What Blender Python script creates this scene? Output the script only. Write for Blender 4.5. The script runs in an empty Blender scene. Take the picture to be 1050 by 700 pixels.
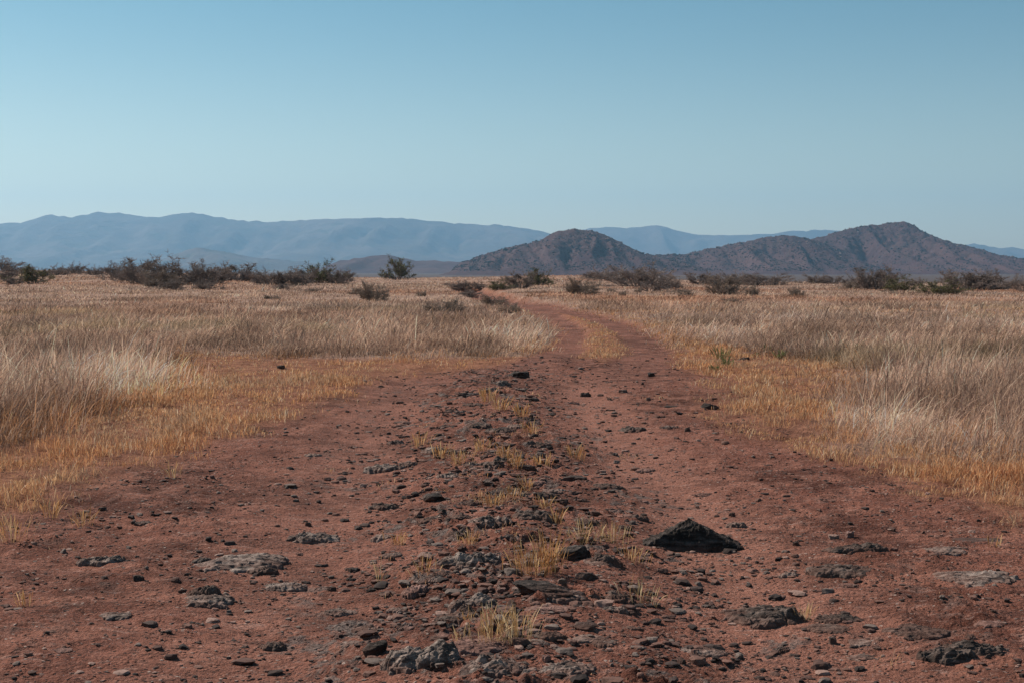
import bpy, math, random
import numpy as np

R = math.radians
rng = np.random.default_rng(7)
S = bpy.context.scene
COL = S.collection

# ------------------------------------------------------------------ camera model (photo is 1050 x 700)
F = 1458.0
CAM_H = 1.5
HORIZON = 277.0
PITCH = math.atan((350 - HORIZON) / F)
SUN_AZ, SUN_EL = -54.0, 41.0


# ------------------------------------------------------------------ noise
def _hash(ix, iy, seed):
    h = (ix * 374761393 + iy * 668265263 + seed * 974634777) & 0xffffffff
    h = ((h ^ (h >> 13)) * 1274126177) & 0xffffffff
    h = ((h ^ (h >> 16)) * 2246822519) & 0xffffffff
    return (h ^ (h >> 15)) & 0xffffffff


def pnoise(x, y, seed=0):
    x = np.asarray(x, float); y = np.asarray(y, float)
    ix = np.floor(x).astype(np.int64); iy = np.floor(y).astype(np.int64)
    fx = x - ix; fy = y - iy
    u = fx * fx * fx * (fx * (fx * 6 - 15) + 10); v = fy * fy * fy * (fy * (fy * 6 - 15) + 10)

    def g(dx, dy):
        a = _hash(ix + dx, iy + dy, seed) * (2 * math.pi / 4294967296.0)
        return np.cos(a) * (fx - dx) + np.sin(a) * (fy - dy)
    a = g(0, 0); b = g(1, 0); c = g(0, 1); d = g(1, 1)
    return ((a + (b - a) * u) * (1 - v) + (c + (d - c) * u) * v) * 1.5


def fbm(x, y, octaves=4, seed=0, gain=0.5, lac=2.03):
    t = 0; a = 1; s = 0
    for i in range(octaves):
        t = t + a * pnoise(x, y, seed + i * 17); s += a
        x = np.asarray(x) * lac + 13.7; y = np.asarray(y) * lac - 7.1; a *= gain
    return t / s


def ridged(x, y, octaves=4, seed=0, gain=0.5):
    t = 0; a = 1; s = 0
    for i in range(octaves):
        t = t + a * (1 - np.abs(pnoise(x, y, seed + i * 31)) * 1.6); s += a
        x = np.asarray(x) * 2.1 + 3.7; y = np.asarray(y) * 2.1 - 5.1; a *= gain
    return t / s


def noise3(p, seed=0):
    """value noise on (N,3)"""
    i = np.floor(p).astype(np.int64); f = p - i; f = f * f * (3 - 2 * f)
    out = 0
    for dx in (0, 1):
        for dy in (0, 1):
            for dz in (0, 1):
                h = _hash(i[:, 0] + dx + (i[:, 2] + dz) * 7919, i[:, 1] + dy, seed) / 4294967296.0
                w = (f[:, 0] if dx else 1 - f[:, 0]) * (f[:, 1] if dy else 1 - f[:, 1]) * (f[:, 2] if dz else 1 - f[:, 2])
                out = out + h * w
    return out * 2 - 1


def fbm3(p, octaves=4, seed=0, gain=0.5):
    t = 0; a = 1; s = 0
    for k in range(octaves):
        t = t + a * noise3(p, seed + k * 13); s += a; p = p * 2.07 + 4.3; a *= gain
    return t / s


def sstep(a, b, x):
    t = np.clip((np.asarray(x, float) - a) / (b - a), 0, 1)
    return t * t * (3 - 2 * t)


# ------------------------------------------------------------------ where things are on the ground
def W(px, py):
    """a point of the flat plain seen at photo pixel (px, py)"""
    y = F * CAM_H / (py - HORIZON)
    return ((px - 525) * y / F, y)


DIRT = [(-3.5, -60), (-3.4, 7.5)] + [W(*p) for p in (
    (8, 520), (80, 500), (150, 476), (230, 450), (300, 425), (370, 396), (440, 380), (500, 374), (545, 366),
    (575, 364), (625, 362), (672, 360), (700, 372), (726, 392), (742, 418), (770, 442), (830, 458), (890, 476),
    (950, 500), (1000, 514), (1050, 520))] + [(3.8, 8.0), (4.2, -60)]
CORR = [(-7.5, -60), (-5.6, 9)] + [W(*p) for p in (
    (-20, 450), (30, 440), (80, 424), (130, 408), (172, 396), (186, 384), (170, 370), (175, 361), (240, 361), (330, 364),
    (400, 364), (470, 362), (535, 360), (566, 352), (574, 343), (571, 333), (550, 323), (520, 314), (495, 306),
    (478, 300), (470, 295), (480, 292.5), (500, 294), (525, 300), (556, 309), (600, 315), (640, 323), (670, 333),
    (694, 345), (710, 352), (750, 355), (800, 360), (850, 368), (868, 380), (858, 398), (846, 418), (850, 438),
    (890, 454), (970, 462), (1050, 476))] + [(6.3, 9.5), (8.5, -60)]
TRACK_L = [W(*p) for p in ((500, 396), (527, 380), (560, 366), (582, 350), (584, 340), (576, 329), (560, 320), (535, 311), (505, 303), (488, 298), (478, 294.5))]
TRACK_R = [W(*p) for p in ((630, 400), (640, 382), (660, 369), (664, 355), (656, 343), (636, 331), (612, 323), (580, 316), (535, 308), (503, 301), (488, 297))]
ISLAND = [W(*p) for p in ((618, 370), (598, 358), (594, 348), (600, 338), (608, 331), (620, 331), (640, 342), (648, 352), (640, 360))]


def sdist(x, y, poly):
    """signed distance, positive inside"""
    P = np.array(poly); n = len(P)
    d = np.full(x.shape, 1e18); inside = np.zeros(x.shape, bool)
    for i in range(n):
        ax, ay = P[i]; bx, by = P[(i + 1) % n]
        ex, ey = bx - ax, by - ay
        t = np.clip(((x - ax) * ex + (y - ay) * ey) / (ex * ex + ey * ey), 0, 1)
        d = np.minimum(d, (x - ax - t * ex) ** 2 + (y - ay - t * ey) ** 2)
        c = (ay > y) != (by > y)
        with np.errstate(divide='ignore', invalid='ignore'):
            xi = ax + (y - ay) * ex / (ey if ey != 0 else 1e-9)
        inside ^= c & (x < xi)
    d = np.sqrt(d)
    return np.where(inside, d, -d)


def ldist(x, y, line):
    d = np.full(x.shape, 1e18)
    for (ax, ay), (bx, by) in zip(line[:-1], line[1:]):
        ex, ey = bx - ax, by - ay
        t = np.clip(((x - ax) * ex + (y - ay) * ey) / (ex * ex + ey * ey), 0, 1)
        d = np.minimum(d, (x - ax - t * ex) ** 2 + (y - ay - t * ey) ** 2)
    return np.sqrt(d)


def masks(x, y):
    """dirt, gold, tall in 0..1 at world points"""
    x = np.asarray(x, float); y = np.asarray(y, float)
    yy = np.clip(y, 3, 120)
    amp = 0.32 + 0.022 * yy
    n1 = fbm(x * 0.8, y * 0.35, 3, 5) * amp
    n2 = fbm(x * 2.6, y * 1.3, 3, 9) * 0.45 * np.minimum(1, 6 / yy + .3)
    dd = sdist(x, y, DIRT) + n1 * 0.9 + n2
    cc = sdist(x, y, CORR) + n1 * 0.8 + n2 * 0.6
    w = 0.42 + 0.007 * yy
    dirt = sstep(-w * 1.6, w * 0.9, dd)
    tl = ldist(x, y, TRACK_L); tr = ldist(x, y, TRACK_R)
    far = sstep(17, 20, y)
    hw = 0.40 + 0.0035 * yy + .55 * sstep(48, 75, yy)
    tm = np.maximum(1 - sstep(hw * 0.7, hw * 1.35, tl + n2 * .4), 1 - sstep(hw * 0.7, hw * 1.35, tr + n2 * .4)) * far
    isl = sstep(-0.1, 0.35, sdist(x, y, ISLAND) + n2 * .3)
    tm = tm * (1 - isl)
    dirt = np.maximum(dirt * (1 - isl * 0.9), tm)
    tall = 1 - sstep(-w, w * 1.2, cc)
    tall = tall * (1 - tm)
    gold = np.clip(1 - dirt - tall, 0, 1)
    return dirt, gold, tall, tm


def base_h(x, y):
    """the broad lie of the land"""
    x = np.asarray(x, float); y = np.asarray(y, float)
    r = np.hypot(x, y)
    h = 0.0 * x
    u = x / np.maximum(np.abs(y), 20)
    h = h + 1.0 * sstep(60, 190, y) * sstep(-0.05, -0.38, u)
    h = h + fbm(x / 60, y / 60, 3, 41) * 0.9 * sstep(30, 260, r)
    h = h + fbm(x / 14, y / 14, 3, 51) * 0.16 * sstep(9, 45, r)
    st = 300 - 110 * sstep(.0, .16, u)
    h = h - 9.0 * sstep(st, st + 420, r) - .5 * sstep(100, 230, y) * sstep(.02, .2, u)
    # the near stretch of road crests gently at about 20 m and dips behind
    h = h + 0.03 * np.exp(-((y - 19.0) / 3.0) ** 2) * (1 - sstep(4, 8, np.abs(x)))
    h = h - 0.03 * np.exp(-((y - 27.0) / 4.5) ** 2) * (1 - sstep(4, 9, np.abs(x - 2)))
    return h


def crown_x(y):
    # line of the stony crown between the ruts
    pts = np.array([W(*p) for p in ((560, 700), (545, 600), (520, 500), (505, 440), (505, 400), (515, 385))])
    return np.interp(y, pts[:, 1], pts[:, 0])


def road_h(x, y, dirt=None, tm=None):
    """ruts, crown and the bumpy dirt"""
    cx = crown_x(y)
    d = x - cx
    near = 1 - sstep(19, 23, y)
    wob = fbm(x * .5, y * .5, 2, 77) * .25
    crown = 0.055 * np.exp(-((d + wob) / 0.62) ** 2)
    ruts = -0.05 * (np.exp(-((d + 1.05 + wob) / 0.42) ** 2) + np.exp(-((d - 1.05 + wob) / 0.42) ** 2))
    h = (crown + ruts) * near
    return h


def rough_h(x, y, dirt, gold, tall, tm):
    r = np.hypot(x, y)
    near = 1 - sstep(28, 45, r)
    h = fbm(x * 1.1, y * 1.1, 3, 3) * 0.045
    h = h + fbm(x * 4.5, y * 4.5, 3, 4) * 0.027
    # broken bedrock plates, mostly on the crown
    m = 0.35 + 0.9 * np.exp(-((x - crown_x(y)) / 0.9) ** 2) * (1 - sstep(20, 24, y))
    pm = sstep(0.02, 0.22, fbm(x * 1.7 + 9, y * 1.1, 3, 21) + 0.16 * (m - 0.8))
    plates = np.maximum(ridged(x * 2.8, y * 5.6, 3, 22, .55) - 0.54, 0)
    h = h + pm * m * plates * 0.085
    h = h + np.maximum(pnoise(x * 16, y * 24, 8), 0) * 0.009 * (0.4 + pm)
    h = h + pnoise(x * 55, y * 55, 10) * 0.0035
    dxc = x - crown_x(y)
    packed = (np.exp(-((dxc - 1.15) / .42) ** 2) + np.exp(-((dxc + 1.2) / .45) ** 2)) * (1 - sstep(18, 22, y))
    h = h * (1 - 0.55 * tm) * (1 - .6 * np.clip(packed, 0, 1))
    return h * near + tall * fbm(x * .9, y * .9, 2, 61) * 0.05, pm * m


def height(x, y, rough=True):
    x = np.atleast_1d(np.asarray(x, float)); y = np.atleast_1d(np.asarray(y, float))
    dirt, gold, tall, tm = masks(x, y)
    h = base_h(x, y) + road_h(x, y)
    # the two far tracks are worn a little below the plain, with a cut bank on their outer side
    h = h - 0.10 * tm * sstep(24, 34, y) - 0.35 * tm * sstep(60, 90, y)
    if rough:
        h = h + rough_h(x, y, dirt, gold, tall, tm)[0]
    return h


CAM_Z = CAM_H + float(height(0, 0, False)[0])


def ground_at(px, py, rough=True):
    """world point where the sight line of photo pixel (px, py) meets the terrain"""
    sl = (py - HORIZON) / F
    ux = (px - 525) / F
    ys = np.geomspace(3, 900, 1600)
    zs = CAM_Z - sl * ys
    h = height(ux * ys, ys, rough)
    b = np.nonzero(h >= zs)[0]
    i = b[0] if len(b) else len(ys) - 1
    if i > 0:
        a0 = zs[i - 1] - h[i - 1]; a1 = zs[i] - h[i]
        t = a0 / (a0 - a1) if a0 != a1 else 0
        y = ys[i - 1] + (ys[i] - ys[i - 1]) * min(max(t, 0), 1)
    else:
        y = ys[0]
    x = ux * y
    return x, y, float(height(x, y, rough)[0])


# ------------------------------------------------------------------ mesh and object helpers
def new_mesh(name, v, quads=None, tris=None, mats=(), smooth=True, attrs=None):
    me = bpy.data.meshes.new(name)
    v = np.asarray(v, np.float32)
    nq = 0 if quads is None else len(quads); nt = 0 if tris is None else len(tris)
    loops = []
    if nq: loops.append(np.asarray(quads, np.int32).ravel())
    if nt: loops.append(np.asarray(tris, np.int32).ravel())
    loops = np.concatenate(loops)
    starts = np.concatenate([np.arange(nq) * 4, nq * 4 + np.arange(nt) * 3]).astype(np.int32)
    me.vertices.add(len(v)); me.vertices.foreach_set('co', v.ravel())
    me.loops.add(len(loops)); me.loops.foreach_set('vertex_index', loops)
    me.polygons.add(nq + nt); me.polygons.foreach_set('loop_start', starts)
    me.update(calc_edges=True)
    me.polygons.foreach_set('use_smooth', np.full(nq + nt, smooth, bool))
    for k, (arr, dom) in (attrs or {}).items():
        arr = np.asarray(arr, np.float32)
        if arr.ndim == 1:
            a = me.attributes.new(k, 'FLOAT', dom); a.data.foreach_set('value', arr)
        else:
            if arr.shape[1] == 3: arr = np.concatenate([arr, np.ones((len(arr), 1), np.float32)], 1)
            a = me.attributes.new(k, 'FLOAT_COLOR', dom); a.data.foreach_set('color', arr.ravel())
    for m in mats: me.materials.append(m)
    return me


def link(name, data, parent=None, loc=None, **props):
    o = bpy.data.objects.new(name, data); COL.objects.link(o)
    if parent is not None: o.parent = parent
    if loc is not None: o.location = loc
    for k, v in props.items():
        if v: o[k] = v
    return o


# ------------------------------------------------------------------ node helpers
def material(name):
    m = bpy.data.materials.new(name); m.use_nodes = True
    nt = m.node_tree; nt.nodes.clear()
    return m, nt


class N:
    def __init__(s, nt): s.nt = nt

    def new(s, t, **kw):
        n = s.nt.nodes.new(t)
        for k, v in kw.items(): setattr(n, k, v)
        return n

    def put(s, sock, v):
        if isinstance(v, bpy.types.NodeSocket): s.nt.links.new(v, sock)
        elif v is not None:
            if sock.type == 'RGBA' and hasattr(v, '__len__') and len(v) == 3: v = (*v, 1)
            sock.default_value = v

    def coord(s, kind='Object'): return s.new('ShaderNodeTexCoord').outputs[kind]

    def noise(s, vec, scale, detail=4, rough=.55, dist=0.0):
        n = s.new('ShaderNodeTexNoise'); s.put(n.inputs['Vector'], vec)
        n.inputs['Scale'].default_value = scale; n.inputs['Detail'].default_value = detail
        n.inputs['Roughness'].default_value = rough; n.inputs['Distortion'].default_value = dist
        return n.outputs['Fac']

    def voro(s, vec, scale, feature='F1', out='Distance', rand=1.0):
        n = s.new('ShaderNodeTexVoronoi', feature=feature); s.put(n.inputs['Vector'], vec)
        n.inputs['Scale'].default_value = scale; n.inputs['Randomness'].default_value = rand
        return n.outputs[out]

    def stretch(s, vec, sc):
        n = s.new('ShaderNodeMapping'); s.put(n.inputs['Vector'], vec); n.inputs['Scale'].default_value = sc
        return n.outputs[0]

    def ramp(s, v, a, b, lo=0.0, hi=1.0):
        n = s.new('ShaderNodeMapRange'); n.interpolation_type = 'SMOOTHSTEP'
        s.put(n.inputs[0], v); n.inputs[1].default_value = a; n.inputs[2].default_value = b
        n.inputs[3].default_value = lo; n.inputs[4].default_value = hi
        return n.outputs[0]

    def mix(s, f, a, b, mode='MIX'):
        n = s.new('ShaderNodeMix', data_type='RGBA', blend_type=mode)
        s.put(n.inputs[0], f); s.put(n.inputs[6], a); s.put(n.inputs[7], b)
        return n.outputs[2]

    def math(s, op, a, b=None, c=None):
        n = s.new('ShaderNodeMath', operation=op)
        s.put(n.inputs[0], a)
        if b is not None: s.put(n.inputs[1], b)
        if c is not None: s.put(n.inputs[2], c)
        return n.outputs[0]

    def attr(s, name):
        return s.new('ShaderNodeAttribute', attribute_name=name)

    def bsdf(s, col, rough=.9, spec=.2, normal=None):
        b = s.new('ShaderNodeBsdfPrincipled')
        s.put(b.inputs['Base Color'], col); s.put(b.inputs['Roughness'], rough)
        b.inputs['Specular IOR Level'].default_value = spec
        if normal is not None: s.put(b.inputs['Normal'], normal)
        return b

    def bump(s, h, dist, strength=1.0, prev=None):
        n = s.new('ShaderNodeBump'); s.put(n.inputs['Height'], h)
        n.inputs['Distance'].default_value = dist; n.inputs['Strength'].default_value = strength
        if prev is not None: s.put(n.inputs['Normal'], prev)
        return n.outputs[0]

    def out(s, surf):
        o = s.new('ShaderNodeOutputMaterial'); s.nt.links.new(surf, o.inputs['Surface'])


def ground_material():
    m, nt = material('plain_soil'); n = N(nt)
    P = n.coord()
    at = n.attr('cover')                       # r dirt, g gold, b tall
    sep = n.new('ShaderNodeSeparateColor'); nt.links.new(at.outputs['Color'], sep.inputs[0])
    dirt, gold, tall = sep.outputs
    rocky = n.attr('rocky').outputs['Fac']
    tread = n.attr('tread').outputs['Fac']
    big = n.noise(P, 0.45, 4)
    mid = n.noise(P, 2.6, 5, .6)
    fine = n.noise(P, 17, 5, .68)
    grit = n.noise(P, 85, 3, .7)
    a = n.mix(n.ramp(big, .42, .58), (.088, .030, .020), (.205, .079, .055))
    a = n.mix(n.ramp(mid, .42, .68), a, (.29, .122, .086))
    a = n.mix(n.ramp(fine, .54, .70, 0, .9), a, (.050, .022, .016))
    a = n.mix(n.ramp(n.noise(P, 9, 4, .6), .56, .72, 0, .55), a, (.38, .19, .145))
    a = n.mix(n.math('MULTIPLY', tread, n.ramp(mid, .25, .6, .45, .8)), a, (.335, .150, .108))
    streak = n.noise(n.stretch(P, (.55, 1.9, 1)), 7, 5, .7)
    a = n.mix(n.ramp(streak, .52, .66, 0, .55), a, (.085, .045, .038))
    a = n.mix(n.ramp(streak, .42, .34, 0, .45), a, (.40, .245, .205))
    streak2 = n.noise(n.stretch(P, (.5, 1.6, 1)), 24, 4, .7)
    a = n.mix(n.ramp(streak2, .56, .66, 0, .6), a, (.060, .032, .026))
    a = n.mix(n.ramp(streak2, .42, .33, 0, .5), a, (.36, .235, .20))
    # grey bedrock showing through
    gs = n.ramp(n.noise(n.stretch(P, (1, .7, 1)), 6.5, 5, .65), .50, .60)
    gk = n.math('MULTIPLY', gs, n.ramp(rocky, .15, .75))
    greyc = n.mix(n.ramp(fine, .35, .65), (.055, .045, .043), (.20, .165, .150))
    a = n.mix(n.math('MULTIPLY', gk, .85), a, greyc)
    # dark grit and pale chips of stone
    v = n.voro(P, 34)
    vc = n.voro(P, 34, out='Color')
    sc = n.new('ShaderNodeSeparateColor'); nt.links.new(vc, sc.inputs[0])
    chips = n.math('MULTIPLY', n.ramp(v, .36, .24), n.ramp(sc.outputs[0], .80, .86))
    a = n.mix(chips, a, (.040, .026, .023))
    chips2 = n.math('MULTIPLY', n.ramp(v, .32, .22), n.ramp(sc.outputs[1], .90, .94))
    a = n.mix(chips2, a, (.36, .27, .235))
    a = n.mix(n.ramp(grit, .5, .72, 0, .75), a, (.045, .020, .015))
    a = n.mix(n.ramp(grit, .44, .30, 0, .45), a, (.42, .24, .19))
    # soil between the golden grass
    g = n.mix(n.ramp(mid, .4, .66), (.19, .078, .048), (.30, .135, .080))
    g = n.mix(n.ramp(fine, .5, .68, 0, .7), g, (.40, .21, .115))
    g = n.mix(n.ramp(grit, .55, .8, 0, .6), g, (.07, .04, .03))
    # straw litter under the tall grass
    st = n.stretch(P, (1, .5, 1))
    t = n.mix(n.ramp(n.noise(P, .09, 4, .6), .36, .64), (.30, .180, .138), (.35, .228, .175))
    t = n.mix(n.ramp(n.noise(st, .55, 5, .7), .42, .68, 0, .7), t, (.20, .125, .098))
    t = n.mix(n.ramp(n.noise(st, 4.0, 5, .7), .42, .72, 0, .6), t, (.42, .305, .23))
    t = n.mix(n.ramp(n.noise(P, .035, 3, .6), .56, .68, 0, .5), t, (.28, .150, .112))
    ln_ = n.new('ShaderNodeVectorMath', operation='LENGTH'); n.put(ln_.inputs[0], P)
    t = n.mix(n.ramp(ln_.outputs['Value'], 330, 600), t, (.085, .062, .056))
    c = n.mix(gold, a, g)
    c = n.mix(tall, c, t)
    h = n.math('ADD', n.math('MULTIPLY', fine, .6), n.math('MULTIPLY', grit, .22))
    h = n.math('ADD', h, n.math('MULTIPLY', n.math('MULTIPLY', n.ramp(v, .42, .1), n.ramp(sc.outputs[2], .45, .6)), .18))
    nb = n.bump(h, .07, 1.0)
    n.out(n.bsdf(c, .95, .08, nb).outputs[0])
    return m


def rock_material(name, dark, light, dust, amount):
    m, nt = material(name); n = N(nt)
    P = n.coord()
    rnd = n.new('ShaderNodeObjectInfo').outputs['Random']
    off = n.new('ShaderNodeVectorMath', operation='ADD'); n.put(off.inputs[0], P)
    cmb = n.new('ShaderNodeCombineXYZ')
    for i in range(3): n.put(cmb.inputs[i], n.math('MULTIPLY', rnd, 37.0 + i * 11))
    n.put(off.inputs[1], cmb.outputs[0]); Q = off.outputs[0]
    lay = n.stretch(Q, (.6, 1.9, 3.2))
    a = n.noise(lay, 13, 6, .68)
    b = n.noise(Q, 45, 5, .7)
    c = n.mix(n.ramp(a, .42, .42 + .26 / amount), dark, light)
    c = n.mix(n.ramp(b, .5, .75, 0, .7), c, tuple(x * .4 for x in dark))
    c = n.mix(n.ramp(n.noise(Q, 27, 4, .6), .60, .72, 0, .5), c, tuple(min(1, x * 1.5) for x in light))
    geo = n.new('ShaderNodeNewGeometry')
    s = n.new('ShaderNodeSeparateXYZ'); nt.links.new(P, s.inputs[0])
    d = n.math('MULTIPLY', n.ramp(s.outputs[2], .05, -.005), n.ramp(n.noise(Q, 8, 4), .34, .52))
    c = n.mix(n.math('MULTIPLY', d, .6), c, dust)
    h = n.math('ADD', n.math('MULTIPLY', a, .7), n.math('MULTIPLY', b, .4))
    n.out(n.bsdf(c, .88, .18, n.bump(h, .02, .9)).outputs[0])
    return m


def grass_material(name, gain=1.0, trans=.35):
    m, nt = material(name); n = N(nt)
    c = n.attr('tint').outputs['Color']
    c = n.mix(1.0, c, (gain, gain, gain), 'MULTIPLY')
    d = n.new('ShaderNodeBsdfDiffuse'); n.put(d.inputs[0], c)
    t = n.new('ShaderNodeBsdfTranslucent'); n.put(t.inputs[0], c)
    mx = n.new('ShaderNodeMixShader'); mx.inputs[0].default_value = trans
    nt.links.new(d.outputs[0], mx.inputs[1]); nt.links.new(t.outputs[0], mx.inputs[2])
    n.out(mx.outputs[0])
    return m


def twig_material(name, a, b):
    m, nt = material(name); n = N(nt)
    P = n.coord()
    rnd = n.new('ShaderNodeObjectInfo').outputs['Random']
    c = n.mix(n.ramp(n.noise(P, 2.5, 3), .35, .65), a, b)
    c = n.mix(n.math('MULTIPLY', rnd, .35), c, tuple(x * .55 for x in a))
    n.out(n.bsdf(c, .9, .1).outputs[0])
    return m


M_GROUND = ground_material()
DUST = (.16, .075, .055)
M_ROCK = {
    'dark': rock_material('dark_basalt', (.040, .030, .026), (.175, .130, .112), DUST, 1.0),
    'grey': rock_material('weathered_grey_stone', (.080, .060, .053), (.310, .240, .208), DUST, 1.4),
    'pink': rock_material('pinkish_sandstone', (.13, .070, .060), (.29, .175, .150), DUST, 1.4),
    'black': rock_material('black_basalt', (.020, .015, .013), (.115, .088, .078), DUST, .9),
}
M_GRASS = grass_material('dry_grass_blades')
M_WEED = grass_material('green_weed_leaves', 1.0, .25)
M_TWIG = twig_material('bare_brown_twigs', (.19, .148, .132), (.31, .25, .225))
M_TWIG_GREY = twig_material('bare_grey_twigs', (.22, .17, .14), (.36, .285, .235))
M_LEAF_GREEN = grass_material('shrub_leaves', 1.0, .25)


# ------------------------------------------------------------------ ground sheet
def build_ground():
    dense = np.radians(np.arange(-22.5, 22.5001, 0.045))
    outer = np.radians(np.concatenate([np.arange(23, 60, .8), np.arange(60, 300, 4), np.arange(300, 337.2, .8)]))
    ang = np.concatenate([dense, outer])                     # measured clockwise from the view direction
    r = [0.6]
    while r[-1] < 4.2: r.append(r[-1] * 1.05)
    while r[-1] < 30: r.append(r[-1] * 1.0032)
    while r[-1] < 500: r.append(r[-1] * 1.010)
    while r[-1] < 26000: r.append(r[-1] * 1.06)
    r = np.array(r)
    nA, nR = len(ang), len(r)
    RR, AA = np.meshgrid(r, ang, indexing='ij')
    x = (RR * np.sin(AA)).ravel(); y = (RR * np.cos(AA)).ravel()
    z = np.empty_like(x); cov = np.zeros((len(x), 3), np.float32); rocky = np.zeros(len(x)); tread = np.zeros(len(x))
    for s in range(0, len(x), 200000):
        sl = slice(s, s + 200000)
        d, g, t, tm = masks(x[sl], y[sl])
        rh, pm = rough_h(x[sl], y[sl], d, g, t, tm)
        z[sl] = base_h(x[sl], y[sl]) + road_h(x[sl], y[sl]) - 0.10 * tm * sstep(24, 34, y[sl]) - 0.35 * tm * sstep(60, 90, y[sl]) + rh
        cov[sl] = np.stack([d, g, t], 1); rocky[sl] = pm
        dx = x[sl] - crown_x(y[sl])
        nr = (1 - sstep(18, 22, y[sl]))
        tread[sl] = np.maximum(tm * .08, nr * (np.exp(-((dx - 1.15) / .45) ** 2) + .6 * np.exp(-((dx + 1.2) / .5) ** 2)))
    # centre vertex
    v = np.concatenate([np.stack([x, y, z], 1), [[0, 0, float(height(0, 0)[0])]]])
    cov = np.concatenate([cov, [[1, 0, 0]]]); rocky = np.append(rocky, .3); tread = np.append(tread, 0)
    i = np.arange(nR - 1)[:, None] * nA; j = np.arange(nA)[None, :]; j2 = (j + 1) % nA
    q = np.stack([(i + j).ravel(), (i + nA + j).ravel(), (i + nA + j2).ravel(), (i + j2).ravel()], 1)
    t = np.stack([np.full(nA, nR * nA), np.arange(nA), (np.arange(nA) + 1) % nA], 1)
    # the road is its own sheet, sharing the edge with the plain
    fd = cov[q[:, 0], 0] + cov[q[:, 2], 0]
    ry = np.abs(v[q[:, 0], 1])
    isroad = (fd > 1.0) & (v[q[:, 0], 1] < 160)

    def sub(qq, tt):
        idx = np.unique(np.concatenate([qq.ravel()] + ([tt.ravel()] if tt is not None else [])))
        remap = np.full(len(v), -1, np.int64); remap[idx] = np.arange(len(idx))
        return idx, remap[qq], (remap[tt] if tt is not None else None)
    for nm, qq, tt in (('dirt_road', q[isroad], t), ('ground', q[~isroad], None)):
        idx, a, b = sub(qq, tt)
        me = new_mesh(nm, v[idx], a, b, [M_GROUND], True, {
            'cover': (cov[idx], 'POINT'), 'rocky': (rocky[idx], 'POINT'), 'tread': (tread[idx], 'POINT')})
        link(nm, me, kind='structure')


build_ground()


# ------------------------------------------------------------------ rocks
def ico(level):
    import bmesh
    bm = bmesh.new(); bmesh.ops.create_icosphere(bm, subdivisions=level, radius=1)
    v = np.array([p.co[:] for p in bm.verts]); f = np.array([[a.index for a in p.verts] for p in bm.faces])
    bm.free(); return v / np.linalg.norm(v, axis=1)[:, None], f


ICO = {k: ico(k) for k in (2, 3, 4, 5, 6)}


def rock_shape(seed, level=5, rough=.10, planes=11, lean=0.0, jag=.5):
    """a faceted weathered stone within a unit box; lean > 0 puts the high steep end on the +x side"""
    g = np.random.default_rng(seed)
    d, f = ICO[level]
    n = g.normal(size=(planes, 3)); n /= np.linalg.norm(n, axis=1)[:, None]
    dist = g.uniform(.55, .95, planes)
    n = np.concatenate([n, [[0, 0, 1]]]); dist = np.append(dist, .62)
    r = np.full(len(d), 1.15)
    dn = d @ n.T
    with np.errstate(divide='ignore'):
        rr = np.where(dn > 1e-3, dist / np.maximum(dn, 1e-3), 9)
    r = np.minimum(r, rr.min(1))
    v = d * r[:, None]
    off = g.uniform(-50, 50, 3)
    v = v + d * (fbm3(v * 1.6 + off, 3, seed) * rough * 1.8)[:, None]
    v = v + d * (fbm3(v * 6 + off, 4, seed + 5, .6) * rough * .9)[:, None]
    # bedding: ledges that step in and out with height
    lay = fbm3(np.stack([v[:, 0] * .8, v[:, 1] * .8, v[:, 2] * 6 + 9], 1) + off, 3, seed + 9)
    v[:, :2] *= (1 + jag * .30 * lay)[:, None]
    if lean:
        v[:, 2] *= 1 + lean * np.clip(v[:, 0] + .1, -1, 1)
        v[:, 0] += lean * .25 * np.maximum(v[:, 2], 0)
    v /= np.maximum(np.abs(v).max(0), 1e-6)
    return v, f


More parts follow.
